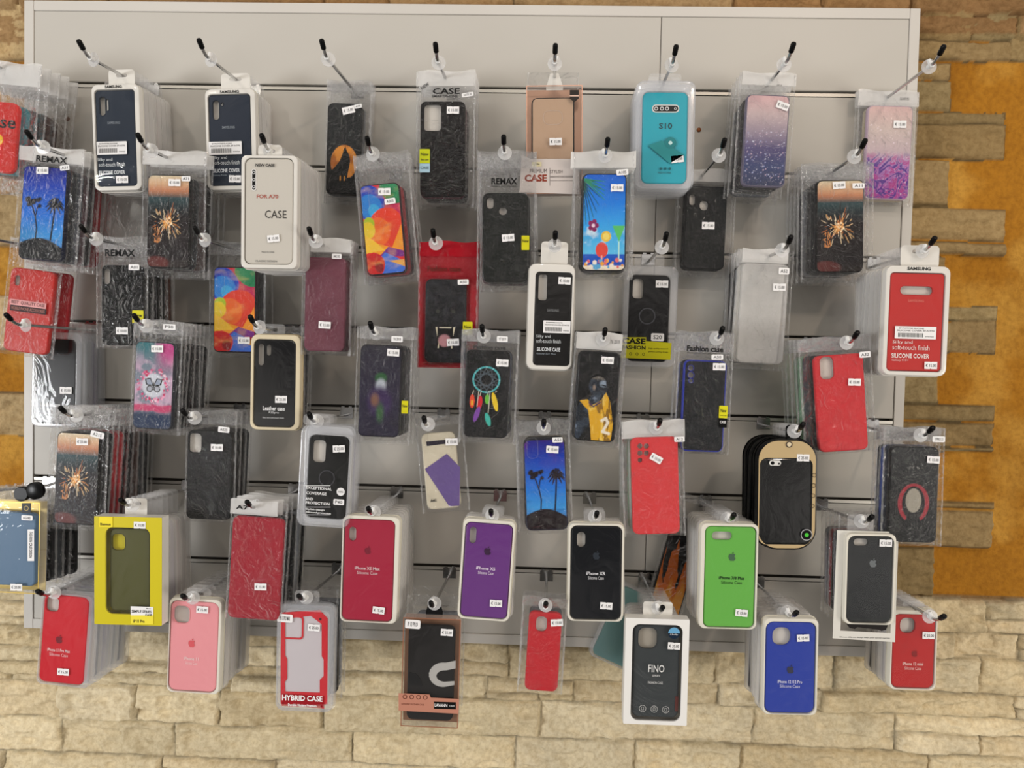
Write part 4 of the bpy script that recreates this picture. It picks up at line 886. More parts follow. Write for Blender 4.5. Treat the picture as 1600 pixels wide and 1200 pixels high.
# ---- row 3
P('red case with a pink text strip', 'bagged red phone case with a pink and black text strip, left edge', (3, 0), (24, 382), (52, 421), (38, 551), 72, '#c0281f', rough=0.35, bag=(8, 9, 6), hh=16, holes=[(27, 438, 9, 16, .45)], badge=[(46, 475, 58, 9, '#d89a98', 'text_strip', [('BEST  QUALITY CASE', 0, 0, 54, 6, '#4a1c20')]), (46, 484, 58, 9, '#2a1416', 'text_strip', [('MOBILE PHONE ACCESSORIES', 0, 0, 54, 5, '#a06a60')])], stack=[RD], step=0.04, d=0.10)
P('glossy black case', 'bagged glossy black phone case with a long camera hole and a brand header', (3, 1), (192, 385), (190, 414), (190, 540), 66, '#141517', rough=0.15, coat=1.0, bag=(10, 8, 5), hh=24, head='c', holes=[(167, 432, 10, 24, .45)], htexts=[('REMAX', 187, 395, 48, 11, '#141414', 1), ('MOBILE PHONE ACCESSORIES', 187, 403, 46, 3, '#333333')], model=[(211, 418, 17, 9, 'A01')], badge=[(217, 495, 18, 20, '#cfc91e', 'promo_sticker', [('New', 0, 2, 14, 6, '#222222')])], price=[(192, 517, 0, '10.00')], stack=[K, K, K, BR], step=0.02, d=0.12)
P('colour swirl case behind the white box', 'bagged phone case with rainbow paint swirls, partly behind the white box', (3, 2), (360, 385), (367, 417), (366, 551), 68, '#2a1c20', art='swirl', camr=(345, 440, 13, 38), bag=(8, 14, 8), hh=20, price=[(382, 532, 0, '15.00')], stack=[K], step=0.03)
P('burgundy case', 'bagged plain burgundy phone case', (3, 3), (506, 378), (509, 402), (506, 549), 64, '#6e3a48', bag=(6, 9, 6), hh=20, head='w', hw=(484, 548), price=[(508, 508, 3, '15.00')], model=[(527, 401, 15, 8, 'A42 5G')], stack=[BU, BU, GY], step=0.013, rough=0.4)
P('open jaws case', 'black phone case with open animal jaws in a red bag', (3, 4), (702, 406), (697, 436), (695, 567), 64, '#161518', art='jaws', bag=(12, 18, 8), head='r', hh=22, htexts=[('Fashion case', 694, 420, 52, 8, '#5a1a10', 1)], price=[(708, 535, -4, '15.00')], model=[(724, 441, 17, 8, 'A50', -3)], badge=[(731, 513, 15, 20, '#cfc91e', 'promo_sticker', [('New', 0, 2, 11, 5, '#222222')])], d=0.12, stack=[('#8a1a20', 'dark red')])
P('black case in a white tray', 'black silicone phone case with a barcode label in a white tray, centre', (3, 5), (866, 396), (866, 426), (861, 571), 56, '#1b1918', 'blister', holes=[(848, 449, 13, 40, .3)], tray=(11, 13, 4, 7), tab=42, r=0.006, rimr=0.012, rim='w', texts=[('SAMSUNG', 864, 485, 18, 4, '#8a8c8e'), ('Silky and', 849, 526, 22, 5.5, '#d8dde0'), ('soft-touch finish', 857, 533, 38, 6, '#d8dde0'), ('SILICONE CASE', 857, 546, 36, 6, '#e6eaee', 0, 1), ('Galaxy S21 Plus', 853, 553, 30, 3, '#9aa4ac')], badge=[BARC(870, 511, 42, 19)], price=[(882, 439, 2, '15.00')], d=0.15, stack=[WH, CR], step=0.016)
def case_fashion(root, loc, sc, yy):
    b = MB(); b.plate([loc(*q) for q in ((972, 530), (1049, 536), (1047, 562), (970, 559))], 0, 0.0004, mat('#c8c41c', 0.4))
    q = lambda s, x, y, w, h, c, bo=0: b.text(s, *loc(x, y), w*sc, h*sc, mat(c, 0.5), y=-0.0003, bold=bo)
    b.plate([loc(*q_) for q_ in ((972, 527), (1009, 527), (1009, 537), (972, 537))], -0.0001, 0.0003, mat('#c8c41c', 0.4))
    q('CASE', 990, 533, 36, 9, '#1c1c14', 0.04); q('FASHION', 990, 543, 36, 6, '#1c1c14', 0.03); q('High quality material', 1028, 545, 30, 3, '#44440c'); q('perfect cutting design', 1028, 550, 30, 3, '#44440c'); q('o  o  o  o', 990, 553, 34, 5, '#55550c')
    b.build('band_label', root, (0, yy-0.0004, 0), smooth=False)
P('black ring case with a yellow card', 'black phone case with a finger ring in a clear tray above a yellow card', (3, 6), (1008, 407), (1016, 430), (1011, 565), 62, '#171618', 'blister', rough=0.25, holes=[(997, 451, 16, 30, .3)], tray=(9, 14, 12, 8), rim='c', tab=46, ring=(1011, 494, 13), price=[(1034, 444, 0, '15.00')], model=[(1027, 527, 20, 12, 'S20')], extra=case_fashion, stack=[GY, K], step=0.016, rimr=0.013)
P('clear case with a black edge', 'bagged clear phone case with a black bottom edge, right of the panel seam', (3, 7), (1203, 397), (1197, 412), (1187, 568), 72, '#b4b0a8', clear=True, rough=0.3, bag=(8, 7, 10), head='w', hh=20, hw=(1160, 1232), price=[(1217, 449, 0, '15.00')], model=[(1224, 424, 16, 10, 'A52')], stack=[WH, GY, K, K], step=0.02)
P('red case in a white tray', 'red silicone phone case with a wide camera slot in a white tray', (3, 8), (1426, 397), (1434, 427), (1427, 580), 82, '#bf2420', 'blister', holes=[(1432, 454, 49, 13, .5)], tray=(7, 11, 8, 7), tab=58, r=0.006, rimr=0.012, rough=0.3, texts=[('SAMSUNG', 1431, 470, 24, 4, '#e08070'), ('Silky and', 1410, 535, 30, 6.5, '#f0e0dc'), ('soft-touch finish', 1423, 543, 56, 7.5, '#f0e0dc'), ('SILICONE COVER', 1422, 556, 57, 7, '#f4e8e4', 0, 1), ('Galaxy S10+', 1406, 563, 25, 4, '#f0d0cc')], htexts=[('SAMSUNG', 1435, 420, 35, 5, '#333333', 1)], badge=[BARC(1429, 520, 62, 19)], price=[(1453, 571, 0, '15.00')], d=0.17, stack=[LV, WH, CR, WH, TL, WH, LV], step=0.0145)
# ---- row 4
P('black case in a grey tray', 'black leather-look phone case with white lettering in a clear tray, left edge', (4, 0), (106, 511), (88, 530), (86, 662), 65, '#17191c', 'blister', rough=0.22, coat=0.6, holes=[(61, 547, 7, 24, .5)], tray=(6, 11, 10, 6), rim='c', tab=52, texts=[('Leather case', 79, 632, 32, 6, '#f0f0f0', 0, 1), ('P30lite', 72, 639, 18, 4, '#e8e8e8'), ('Silky and soft-touch', 75, 647, 26, 2.4, '#d8d8d8')], price=[(104, 610, 0, '15.00')], stack=[GY, K, LV, GY, BR, WH], step=0.0155, rimr=0.012)
P('pink butterfly case', 'bagged phone case with a butterfly in a ring of pink petals', (4, 1), (238, 514), (243, 534), (237, 671), 64, '#2a2c34', art='butterfly', camr=(220, 553, 12, 30), bag=(6, 10, 8), hh=20, price=[(247, 545, 0, '15.00')], model=[(266, 511, 20, 9, 'P30')], stack=[K, K, K, K, K, DG, K], step=0.0145)
P('black case in a beige tray', 'black leather-look phone case with white lettering in a beige tray', (4, 2), (424, 518), (430, 531), (428, 667), 66, '#17181b', 'blister', rough=0.2, coat=0.7, rim='beige', holes=[(408, 554, 9, 34, .5), (420, 547, 7, 17, .5)], tray=(5, 8, 8, 5), tab=40, texts=[('Leather case', 428, 638, 35, 7, '#f4f4f4', 0, 1), ('P30pro', 428, 645, 16, 4.5, '#e8e8e8'), ('Silky and soft-touch finish', 427, 653, 34, 3, '#d8d8d8')], price=[(440, 624, 0, '25.00')], stack=[K, BR, K], step=0.02, skind='bag', rimr=0.012)
P('dark violet picture case', 'bagged dark violet phone case with a blurred green and pale picture', (4, 3), (596, 525), (596, 539), (591, 683), 66, '#171421', art='violet', bag=(7, 16, 12), hh=18, price=[(615, 551, 3, '15.00')], model=[(621, 530, 18, 9, 'Y6 2018', 0)], badge=[(633, 636, 10, 20, '#cfc91e', 'promo_sticker', [('New', 0, 2, 8, 5, '#222222')])], stack=[K, K, K], step=0.02, d=0.165)
P('dreamcatcher case', 'bagged black phone case with a turquoise dreamcatcher and coloured feathers', (4, 4), (765, 528), (763, 547), (758, 684), 70, '#151417', art='dream', bag=(8, 12, 10), hh=18, price=[(785, 567, 2, '15.00')], model=[(785, 530, 17, 9, 'Y7 2019', 0)], htexts=[('Fashion case', 765, 543, 50, 6, '#3a3a3a', 1)], stack=[N_, BL, K, K], step=0.015, d=0.165)
P('basketball player case', 'bagged black phone case with a basketball player in a yellow vest', (4, 5), (941, 533), (938, 549), (928, 690), 65, '#101012', art='player', bag=(8, 8, 10), head='w', hh=26, hw=(900, 972), price=[(949, 563, 2, '15.00')], htexts=[('Y6 2019', 961, 534, 15, 6, '#333333')], stack=[K, K, K], step=0.02, d=0.165)
P('blue edged black case', 'bagged black phone case with a royal blue bumper edge and three camera holes', (4, 6), (1112, 527), (1103, 563), (1096, 706), 66, '#202226', bumper='#22329c', rough=0.35, bag=(10, 10, 4), hh=30, head='c', holes=[(1079.5, 575, 8, 8, .5), (1079.5, 586, 9, 9, .5), (1079.5, 595, 6, 6, .5)], htexts=[('Fashion case', 1102, 545, 56, 9, '#232323', 1), ('Passion of our products', 1100, 552, 50, 3, '#333333')], price=[(1123, 573, 0, '15.00')], model=[(1120, 558, 18, 8, 'A50', -3)], promo=(1129, 651, 13, 34), stack=[K, BL], step=0.02, d=0.16)
P('red case with a polygonal camera hole', 'bagged bright red phone case with a polygonal camera hole', (4, 7), (1318, 536), (1310, 554), (1319, 705), 75, '#cc2c32', rough=0.5, bag=(22, 14, 4), hh=20, head='c', holes=[(1292, 575, 21, 34, .35)], price=[(1334, 597, 0, '15.00')], model=[(1350, 554, 17, 9, 'A32', 0)], stack=[K, N_, GN, GN], step=0.022)
# ---- row 5
P('lower left sparkler case', 'bagged phone case with a lit sparkler picture, lower left above the yellow box', (5, 0), (128, 652), (123, 676), (117, 820), 70, '#191412', art='sparkler', camr=(100, 694, 22, 30), bag=(14, 12, 10), hh=24, head='c', price=[(130, 690, 0, '25.00')], model=[(154, 679, 22, 10, 'A21S', 10)], stack=[K, K, RD, RD, K, K, BR, DG, K, N_], step=0.0142)
P('black case by the lower left sparkler', 'bagged plain black phone case with a square camera hole, right of the lower left sparkler', (5, 1), (322, 652), (328, 673), (325, 812), 72, '#1b1a19', bag=(4, 6, 5), hh=22, head='c', holes=[(305, 692, 20, 30, .3)], price=[(340, 699, 0, '10.00')], model=[(351, 671, 18, 9, 'A02S', 4)], stack=[K, K, DG], step=0.02)
def p40_extra(root, loc, sc, yy):
    b = MB(); q = lambda s, x, y, w, h: b.text(s, *loc(x, y), w*sc, h*sc, mat('#e8e8e8', 0.5), bold=0.02)
    q('EXCEPTIONAL', 499, 762.5, 41, 4.6); q('COVERAGE', 495, 770.5, 32, 4.6); q('AND', 484, 779, 12, 4.6); q('PROTECTION', 497, 786, 38, 4.6); q('Stylish design', 493, 796, 30, 3.6); q('Allround protection', 498, 801, 40, 3.6)
    for y in (758, 791.5, 803.5): b.flat([loc(*p) for p in ((477, y+.8), (517, y+.8), (517, y), (477, y))], 0, mat('#e8e8e8', 0.5))
    x, z = loc(533, 768); b.flat(circ(x, z, 6.5*sc, 18), 0, mat('#e8e8e8', 0.5)); b.text('100%', x, z, 8*sc, 3*sc, INK, y=-0.0002); b.build('window_print', root, (0, yy, 0), smooth=False)
P('black ring case in a clear tray', 'black phone case with a finger ring and white capital lettering in a clear tray', (5, 2), (510, 652), (515, 681), (508, 810), 64, '#181917', 'blister', holes=[(499, 705, 20, 35, .3)], tray=(13, 15, 6, 14), rim='c', tab=44, ring=(511, 747, 13), price=[(530, 701, -4, '25.00')], model=[(530, 784, 17, 9, 'P40')], extra=p40_extra, stack=[WH, LV], step=0.016, rimr=0.013, d=0.17)
def packet_extra(root, loc, sc, yy):
    b = MB(); b.plate([loc(*q) for q in ((664, 733), (698, 709), (719, 730), (718, 790), (702, 791))], 0, 0.0003, mat('#6a5690', 0.3)); b.plate([loc(*q) for q in ((666, 690), (697, 687), (698, 693), (667, 697))], 0, 0.0003, mat('#2a2430', 0.4)); b.text('A41', *loc(677, 782), 9*sc, 5*sc, INK, bold=0.02)
    b.build('card_print', root, (0, yy+0.0022, 0), smooth=False)
P('small cream packet', 'small cream phone case packet with a purple picture, tilted in a clear bag', (5, 3), (690, 662), (684, 676), (694, 795), 54, '#cfc6b0', rough=0.4, bag=(8, 14, 6), hh=14, price=[(706, 690, -3, '15.00')], extra=packet_extra, d=0.14, model=[])
P('sunset palm tree case', 'bagged phone case with palm silhouettes on a violet and blue sky, lower centre', (5, 4), (853, 672), (850, 686), (855, 829), 66, '#14122c', art='palms2', camr=(832, 700, 18, 33), bag=(12, 8, 6), hh=22, price=[(863, 702, 2, '15.00')], model=[(871, 687, 16, 8, 'A51')], stack=[K, K, CR], step=0.018, d=0.16)
P('coral red case', 'bagged coral red phone case with five camera holes', (5, 5), (1030, 668), (1022, 683), (1026, 835), 73, '#d8383c', rough=0.55, bag=(14, 10, 4), head='w', hh=26, hw=(972, 1071), holes=[(1000, 697, 8, 8, .5), (1010, 697, 8, 8, .5), (1000, 708, 8, 8, .5), (1010, 708, 8, 8, .5), (1000, 719, 7, 7, .5)], price=[(1025, 716, 28, '15.00')], model=[(1061, 686, 16, 8, 'A12')], stack=[GN, WH, GN, WH], step=0.014, d=0.165)
def power_extra(root, loc, sc, yy):
    b = MB(); x, z = loc(1259, 835); b.flat(circ(x, z, 9*sc, 24), 0, mat('#c8c8cc', 0.3, metal=0.8)); b.flat(circ(x, z, 7.6*sc, 24), -0.0003, BLACKP); b.flat(circ(x, z, 3.2*sc, 16), -0.0006, mat('#4ac83c', 0.4)); b.build('button_print', root, (0, yy-0.0008, 0), smooth=False); b = MB()
    x, z = loc(1232, 694); b.flat(circ(x, z, 5*sc, 18), 0, mat('#4a4038', 0.3)); b.flat(circ(x, z, 3.4*sc, 18), -0.0002, mat('#d8c8a8', 0.4)); b.build('emblem', root, (0, yy-0.0008, 0), smooth=False); b = MB()
    for i in range(4):
        x, z = loc(1271-1*i, 742+16*i); m_ = MB(); m_.rings([ring3(circ(0, 0, 3.4*sc, 12), 0), ring3(circ(0, 0, 2.6*sc, 12), 0)], mat('#3a3028', 0.4)); m_.build('ring_mark', root, (x, yy-0.0008, z))
    x, z = loc(1210, 723); b.flat(rr(x, z, 18*sc, 8*sc, 3.6*sc, 5), -0.0001, mat('#d8d8d4', 0.4)); b.flat(circ(*loc(1206, 723), 2.8*sc, 14), -0.0004, BLACKP); b.flat(circ(*loc(1216, 724), 1.6*sc, 12), -0.0004, BLACKP)
    b.build('camera_print', root, (0, yy-0.0008, 0), smooth=False)
P('black power case', 'glossy black phone power case in a rounded black edged blister pack', (5, 6), (1238, 674), (1228, 716), (1226, 850), 80, '#0d0f10', 'blister', rough=0.15, coat=0.8, rim='k', tray=(5, 30, 8, 9), rimr=0.034, tab=24, r=0.012, price=[(1254, 715, 0, '25.00')], extra=power_extra, stack=[('#c8b48c', 'tan'), K, ('#2f86b4', 'blue'), CR], step=0.017, d=0.17)
P('black case with a red hood picture', 'bagged black phone case with a red hooded oval picture, right edge', (5, 7), (1424, 676), (1430, 698), (1425, 848), 74, '#131415', art='hood', bag=(10, 10, 6), hh=20, head='c', price=[(1457, 718, 3, '15.00')], model=[(1465, 686, 19, 9, 'Y7PRO 21', 0)], stack=[N_, BL, K], step=0.012, d=0.165)
# ---- row 6
def gold_blue(root, loc, sc, yy):
    b = MB(); b.plate([loc(*q) for q in ((47, 826), (57, 826), (57, 875), (52, 875), (47, 875))], 0, 0.0003, PAPER); b.text('FASHION CASE DESIGN', *loc(52, 850), 42*sc, 5*sc, INK, y=-0.0002, rot=math.radians(90), bold=0.02)
    b.plate([loc(*q) for q in ((38, 785), (52, 785), (52, 801), (38, 801))], 0, 0.0003, BLACKP); b.rings([ring3(circ(*loc(45, 793), 4*sc, 14), -0.0002), ring3(circ(*loc(45, 793), 3*sc, 14), -0.0002)], mat('#b09a58', 0.4)); b.build('side_label', root, (0, yy-0.0004, 0), smooth=False)
    for x_, y_, r_ in ((50, 768, 14), (29, 773, 12)):
        x, z = loc(x_, y_); b = MB(); b.rings([ring3(circ(0, 0, r_*sc, 24), 0.006), ring3(circ(0, 0, r_*sc, 24), -0.001), ring3(circ(0, 0, r_*sc*0.9, 24), -0.002)], BLACKP, cap1=True); b.build('hanger_disc', root, (x, 0.002, z))
P('gold boxed blue case', 'steel blue phone case in a gold edged box, cut off at the left edge', (6, 0), (4, 772), (14, 800), (12, 915), 88, '#5c7894', 'clearbox', box=(10, 18, 10, 10, 0.018, '#c8b06c', '#c0a452'), price=[(29, 916, 0, '20.00')], model=[(46, 808, 18, 8, '6G/6S')], extra=gold_blue, tab='#141416', stack=[K, K, DG, K, K], step=0.019, d=0.16)
def yellow_extra(root, loc, sc, yy):
    b = MB(); b.plate([loc(*q) for q in ((208, 945), (243, 946), (243, 959), (208, 959))], 0, 0.0003, PAPER); b.plate([loc(*q) for q in ((208, 959), (243, 959), (243, 973), (208, 972))], 0, 0.0003, mat('#f0e040', 0.4))
    q = lambda s, x, y, w, h: b.text(s, *loc(x, y), w*sc, h*sc, INK, y=-0.0002, bold=0.02)
    q('SIMPLE SERIES', 225, 953, 32, 4.5); q('CASE', 236, 958.3, 11, 4); q('iP 11 Pro', 221, 968, 18, 5); q('Basic', 236, 948.5, 7, 2); b.build('series_label', root, (0, yy, 0), smooth=False); b = MB(); b.plate([loc(*q_) for q_ in ((159, 806), (180, 806), (180, 822), (159, 822))], 0, 0.0003, mat('#f0dc20', 0.4)); q('Baseus', 169, 817.5, 17, 4); b.build('corner_patch', root, (0, yy, 0), smooth=False)
P('yellow box', 'olive translucent phone case in a bright yellow window box', (6, 1), (213, 788), (203, 826), (203, 955), 66, '#4c4c1a', 'box', rough=0.35, holes=[(185, 847, 22, 26, .35)], box=(21, 20, 22, 20, 0.022, '#cfc01a', '#e6e3da', '#c8ba14'), tab=36, price=[(222, 819, 0, '10.00')], extra=yellow_extra, stack=[WH, CR, WH, LV, RD, WH], step=0.016, skind='blister', d=0.172)
P('red wallet case', 'bagged dark red fabric wallet phone case', (6, 2), (394, 797), (404, 809), (395, 968), 83, '#a01c2c', rough=0.6, bag=(5, 4, 3), head='w', hh=22, hw=(358, 432), price=[(408, 916, 0, '15.00')], htexts=[('A7', 378, 793, 20, 7, '#1a1a1a', 1)], stack=[K, K, GY, K], step=0.022)
def APL(nm, x, y, wd, col):
    return [(nm, x, y, wd, 5.2, col, 0, 1), ('Silicone Case', x, y+7, wd*0.82, 5, col)]
P('crimson case', 'crimson silicone phone case with a faint fruit logo in a cream tray', (6, 3), (577, 800), (578, 812), (573, 970), 80, '#a8243f', 'blister', rough=0.3, rim='cream', holes=[(551, 834, 11, 22, .5)], tray=(3, 6, 8, 3), tab=34, r=0.009, texts=APL('iPhone XS Max', 574, 888, 40, '#e8c8cc'), logo=(575, 860, 12, '#7c1c30'), price=[(592, 953, 6, '15.00')], stack=[CR, WH, PK, LV, WH, K], step=0.0155, d=0.165)
P('purple case', 'purple silicone phone case with a fruit logo in a cream tray', (6, 4), (767, 802), (765, 818), (755, 965), 74, '#6a3682', 'blister', rough=0.3, rim='cream', holes=[(739, 836, 10, 26, .5)], tray=(4, 6, 4, 4), tab=34, r=0.009, texts=APL('iPhone XS', 759, 888, 30, '#ecdcf0'), logo=(762, 861, 13, '#3a2040'), price=[(775, 942, 2, '15.00')], stack=[PK, PK], step=0.016, d=0.17)
P('navy case with an oval camera hole', 'navy black silicone phone case with a fruit logo in a cream tray, lower centre', (6, 5), (933, 804), (932, 822), (930, 968), 79, '#11151d', 'blister', rough=0.3, rim='cream', holes=[(908, 843, 13, 24, .5)], tray=(4, 4, 4, 3), tab=34, r=0.010, texts=APL('iPhone XR', 931, 896, 30, '#e6e6ea'), logo=(932, 868, 13, '#2c333c'), price=[(947, 946, 2, '15.00')], stack=[PK, WH], step=0.016, d=0.17)
P('green case', 'bright green silicone phone case with a fruit logo in a cream tray', (6, 6), (1143, 808), (1142, 823), (1138, 980), 78, '#6cb850', 'blister', rough=0.35, rim='cream', holes=[(1128, 837, 31, 13, .5)], tray=(7, 5, 4, 3), tab=34, r=0.009, texts=APL('iPhone 7/8 Plus', 1143, 903, 39, '#1c3c18'), logo=(1144, 870, 13, '#4a6a50'), price=[(1158, 957, 4, '15.00')], stack=[PK, LV, K, YL, K, GY], step=0.017, d=0.172)
def white_card(root, loc, sc, yy):
    b = MB(); o_ = [loc(*q) for q in ((1311, 830), (1407, 833), (1402, 1006), (1304, 1000))]; h_ = [loc(*q) for q in ((1322, 838), (1399, 841), (1395, 992), (1316, 988))]
    b.plate(o_, -0.0005, 0.0005, mat('#dcdad2', 0.4), [h_]); b.build('card_frame', root, (0, 0.003, 0), smooth=False)
    b = MB(); b.text('Choose different design meet your special express', *loc(1354, 999), 78*sc, 2.6*sc, INK); b.build('card_print', root, (0, 0.0022, 0), smooth=False)
    b = MB(); b.plate([loc(*q) for q in ((1322, 972), (1330, 983), (1338, 985), (1342, 982), (1376, 986), (1380, 988), (1387, 986), (1392, 975))], 0, 0.004, mat('#241d1d', 0.5)); b.build('lower_case', root, (0, 0.001, 0))
P('black case on a white card', 'dark silicone phone case with a pale fruit logo in a white card frame', (6, 7), (1362, 812), (1361, 838), (1357, 973), 69, '#1d2326', 'blister', rough=0.18, coat=0.6, rim='cream', holes=[(1345, 847, 22, 11, .5)], tray=(4, 4, 4, 3), tab=40, r=0.011, logo=(1364, 880, 13, '#6a7072'), price=[(1383, 848, 0, '15.00')], extra=white_card, stack=[WH, LV, K, ('#8a1e28', 'dark red'), GY], step=0.018, d=0.172, skind='bag')
# ---- row 7
P('red case at the bottom left', 'red silicone phone case with a fruit logo in a clear tray, bottom left', (7, 0), (99, 914), (105, 931), (95, 1068), 74, '#cc2430', 'blister', rough=0.3, rim='c', holes=[(82, 944, 21, 24, .35)], tray=(3, 4, 9, 4), tab=42, r=0.011, texts=APL('iPhone 11 Pro Max', 92, 1016, 37, '#f0c8c8'), logo=(93, 999, 13, '#7a1c28'), price=[(100, 1049, 2, '15.00')], stack=[WH, DG, LV, WH, WH, K], step=0.0155, d=0.155)
P('pink case', 'pink silicone phone case with a coral fruit logo in a clear tray', (7, 1), (310, 918), (305, 940), (300, 1080), 78, '#ec9aa0', 'blister', rough=0.35, rim='cream', holes=[(284, 960, 26, 28, .35)], tray=(2, 5, 5, 3), tab=40, r=0.012, texts=APL('iPhone 11', 299, 1029, 24, '#f8dcdc'), logo=(300, 1005, 13, '#dc5a62'), price=[(317, 952, 2, '15.00')], stack=[CR, RD, WH, LV, DG, GY], step=0.0165, d=0.158)
def hyb(root, loc, sc, yy):
    b = MB(); q = lambda s, x, y, w, h: b.text(s, *loc(x, y), w*sc, h*sc, mat('#f4f0f0', 0.5), bold=0.03)
    b.flat([loc(*p) for p in ((441, 1083), (507, 1087), (507, 1106), (441, 1102))], 0.0004, mat('#c62a34', 0.4)); q('HYBRID CASE', 473, 1090, 65, 9); q('Durable Modern Premium', 473, 1101, 46, 4); b.build('window_print', root, (0, yy+0.0002, 0), smooth=False)
    b = MB(); fr = [loc(*p) for p in ((439, 957), (500, 953), (512, 966), (512, 1100), (439, 1100))]; hole_ = [loc(*p) for p in ((446, 966), (486, 962), (503, 975), (503, 1025), (506, 1030), (506, 1056), (500, 1062), (500, 1082), (446, 1080), (445, 1066), (449, 1060), (449, 1030), (446, 1024))]
    b.plate(fr, -0.0004, 0.0012, mat('#cc2a34', 0.35), [hole_])
    cr_ = rr(*loc(457, 980), 36*sc, 38*sc, 0.006, 6); b.plate(cr_, -0.0006, 0.0012, mat('#cc2a34', 0.35), [rr(*loc(457, 980), 31*sc, 33*sc, 0.005, 6)])
    for p in ((501, 967), (443, 1098), (503, 1103)): b.flat(circ(*loc(*p), 2*sc, 12), -0.0008, mat('#4a1c1e', 0.4))
    b.build('red_frame', root, (0, -T/2-0.0008, 0), smooth=False)
P('red framed clear case', 'clear phone case with a red frame and white capital lettering in a clear tray', (7, 2), (471, 938), (477, 956), (474, 1103), 74, '#c9c2c6', 'blister', rough=0.4, rim='c', tray=(8, 12, 11, 9), rimr=0.014, tab=40, price=[(491, 980, 3, '25.00')], model=[(446, 965, 25, 13, 'IPH 12 PRO MAX', 2)], extra=hyb, stack=[GY, K, GY], step=0.024, skind='bag', d=0.17)
def lav(root, loc, sc, yy):
    b = MB(); b.plate([loc(*q) for q in ((624, 1080), (672, 1082), (674, 1087), (718, 1089), (717, 1112), (624, 1107))], 0, 0.0004, mat('#c88a74', 0.3, metal=0.2)); b.plate([loc(*q) for q in ((679, 1093), (713, 1094), (713, 1105), (679, 1104))], -0.0003, 0, BLACKP)
    b.text('LAVANN', *loc(690, 1098.5), 20*sc, 5*sc, PAPER, y=-0.0006, bold=0.02); b.text('CASE', *loc(707, 1099.5), 8*sc, 2.5*sc, PAPER, y=-0.0006); b.text('GENUINE LEATHER CASE', *loc(646, 1097), 36*sc, 2.6*sc, mat('#7a4434', 0.5), y=-0.0003)
    for i in range(4): b.rings([ring3(circ(*loc(634+10.5*i, 1085.5+.3*i), 3.6*sc, 12), -0.0003), ring3(circ(*loc(634+10.5*i, 1085.5+.3*i), 2.6*sc, 12), -0.0003)], mat('#5a2c20', 0.4))
    b.build('band_label', root, (0, yy-0.0006, 0), smooth=False)
    b = MB(); n = 26; o_ = []; i_ = []
    for k in range(n+1):
        a = math.radians(80+200*k/n); x, y = 692+22*math.cos(a)*1.0, 1054-19*math.sin(a); o_.append((x+(k % 2)*0.8, y)); i_.append((695+13*math.cos(a), 1056-9*math.sin(a)))
    o_ = [(712, 1032)]+o_+[(710, 1070)]; i_ = [(712, 1044)]+i_+[(710, 1064)]
    b.plate([loc(*p) for p in o_]+[loc(*p) for p in reversed(i_)], 0, 0.0006, mat('#b4b2ae', 0.5)); b.plate([loc(*p) for p in ((640, 1050), (650, 1052), (658, 1062), (660, 1071), (640, 1069))], 0, 0.0006, mat('#0a0a0b', 0.5))
    b.build('leather_patch', root, (0, -T/2-0.0008, 0), smooth=False)
P('copper boxed black case', 'black leather phone case with a grey curved patch in a copper edged box', (7, 3), (673, 948), (675, 978), (671, 1126), 74, '#201d1c', 'clearbox', rough=0.6, box=(8, 14, 9, 8, 0.02, '#8f6a52', '#b0785c'), price=[(699, 986, 2, '25.00')], model=[(646, 973, 24, 14, 'IP 13 PRO', 2)], extra=lav, tab='#101012', d=0.172, stack=[K, GY], step=0.05)
P('narrow red case', 'bagged red phone case turned sideways on its hook, lower centre', (7, 4), (853, 948), (853, 957), (845, 1080), 52, '#c4202a', rough=0.5, bag=(12, 8, 5), hh=14, holes=[(846, 975, 17, 24, .4)], price=[(870, 972, -5, '15.00')], stack=[GY], step=0.03, d=0.165)
def fino(root, loc, sc, yy):
    b = MB(); q = lambda s, x, y, w, h, bo=0.0: b.text(s, *loc(x, y), w*sc, h*sc, mat('#d8d8d6', 0.5), bold=bo)
    q('FINO', 1024.5, 1042, 25, 12, 0.01); q('SERIES', 1024, 1053, 12, 3); q('FASHION CASE', 1023, 1064, 23, 4)
    for x, y in ((1003, 1104), (1021, 1105), (1039, 1106)): b.rings([ring3(circ(*loc(x, y), 5.5*sc, 18), 0), ring3(circ(*loc(x, y), 4.8*sc, 18), 0)], mat('#b8b8b6', 0.5)); b.rings([ring3(rr(*loc(x, y), 4*sc, 5*sc, .0006, 2), 0), ring3(rr(*loc(x, y), 3*sc, 4*sc, .0005, 2), 0)], mat('#b8b8b6', 0.5))
    x, z = loc(1052, 987); b.flat(circ(x, z, 9*sc, 24), 0, mat('#16283c', 0.3)); b.flat([(x+9*sc*math.cos(a*math.pi/12), z+9*sc*math.sin(a*math.pi/12)) for a in range(13)], -0.0002, mat('#6aa8d0', 0.3)); b.text('12 Pro Max', x, z-2*sc, 12*sc, 2.6*sc, PAPER, y=-0.0003)
    b.build('window_print', root, (0, yy, 0), smooth=False)
    b = MB(); b.plate([loc(*p) for p in ((1055, 1088), (1060, 1088), (1059, 1111), (1054, 1111))], 0, 0.0008, mat('#5a2c28', 0.5)); b.build('side_tag', root, (0, -T/2-0.0008, 0), smooth=False)
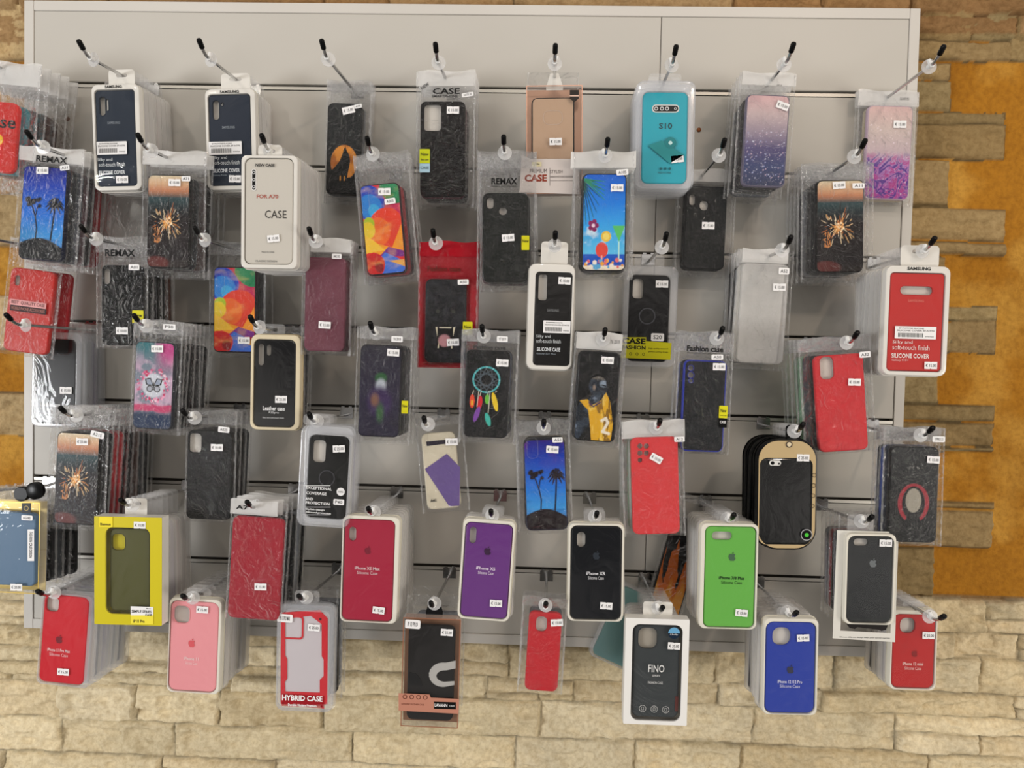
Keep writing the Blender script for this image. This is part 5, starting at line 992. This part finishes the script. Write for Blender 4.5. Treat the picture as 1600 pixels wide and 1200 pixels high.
P('grey case in a white box', 'dark grey phone case with white lettering in a white window box', (7, 5), (1026, 938), (1027, 977), (1023, 1121), 72, '#3a3f41', 'box', rough=0.5, holes=[(1012, 997, 29, 33, .35)], box=(14, 12, 13, 9, 0.02, '#ecebe7', '#e4e2dc', '#a39c90'), tab=46, price=[(1052, 1007, 2, '20.00')], extra=fino, stack=[('#d8c830', 'yellow'), WH, ('#7fa9a8', 'pale teal'), PK, TL], step=0.017, skind='blister', d=0.172)
P('royal blue case', 'royal blue silicone phone case with a dark fruit logo in a cream tray', (7, 6), (1238, 952), (1236, 972), (1233, 1114), 77, '#2f44a6', 'blister', rough=0.35, rim='cream', holes=[(1221, 994, 28, 28, .4)], tray=(3, 6, 4, 3), tab=34, r=0.012, texts=APL('iPhone 12 /12 Pro', 1234, 1065, 38, '#d8dcf4'), logo=(1235, 1046, 13, '#3a3c50'), price=[(1254, 996, -4, '15.00')], stack=[WH, ('#a8d0cc', 'mint'), CR, K, N_, K], step=0.0165, d=0.172)
P('red case at the bottom right', 'red silicone phone case with a fruit logo beside a long bare hook end, bottom right', (7, 7), (1432, 930), (1429, 960), (1425, 1075), 65, '#b81c1c', 'blister', rough=0.35, rim='cream', holes=[(1418, 977, 23, 24, .4)], tray=(3, 7, 3, 3), tab=34, r=0.011, texts=APL('iPhone 12 mini', 1426, 1037, 31, '#f0c8c0'), logo=(1429, 1021, 11, '#8a1616'), price=[(1450, 992, 0, '20.00')], stack=[WH, LV, WH, GY, K], step=0.0145, d=0.12)
# the two odd ones that hang askew between the rows
s_, b_, _ = HOOKS[(7, 5)]
P('flame case', 'bagged black phone case with orange flames, hanging askew under the coral case', (6, 6), (1100, 800), (1078, 812), (1034, 966), 50, '#0c0b0c', art='flame', bag=(5, 5, 5), hh=10, d=0.035)
P('pale teal case', 'pale teal phone case in a clear tray hanging askew behind the white box', (7, 5), (1010, 925), (1003, 928), (954, 1034), 66, '#7fa9a8', 'blister', rim='c', tray=(4, 4, 4, 4), tab=20, d=0.03, r=0.010)
P('low clear case', 'empty clear phone case hanging below the tray packed navy cases', (1, 1), (230, 140), (196, 262), (196, 374), 62, '#b4b2ae', clear=True, bag=(4, 4, 4), hh=10, d=0.026)
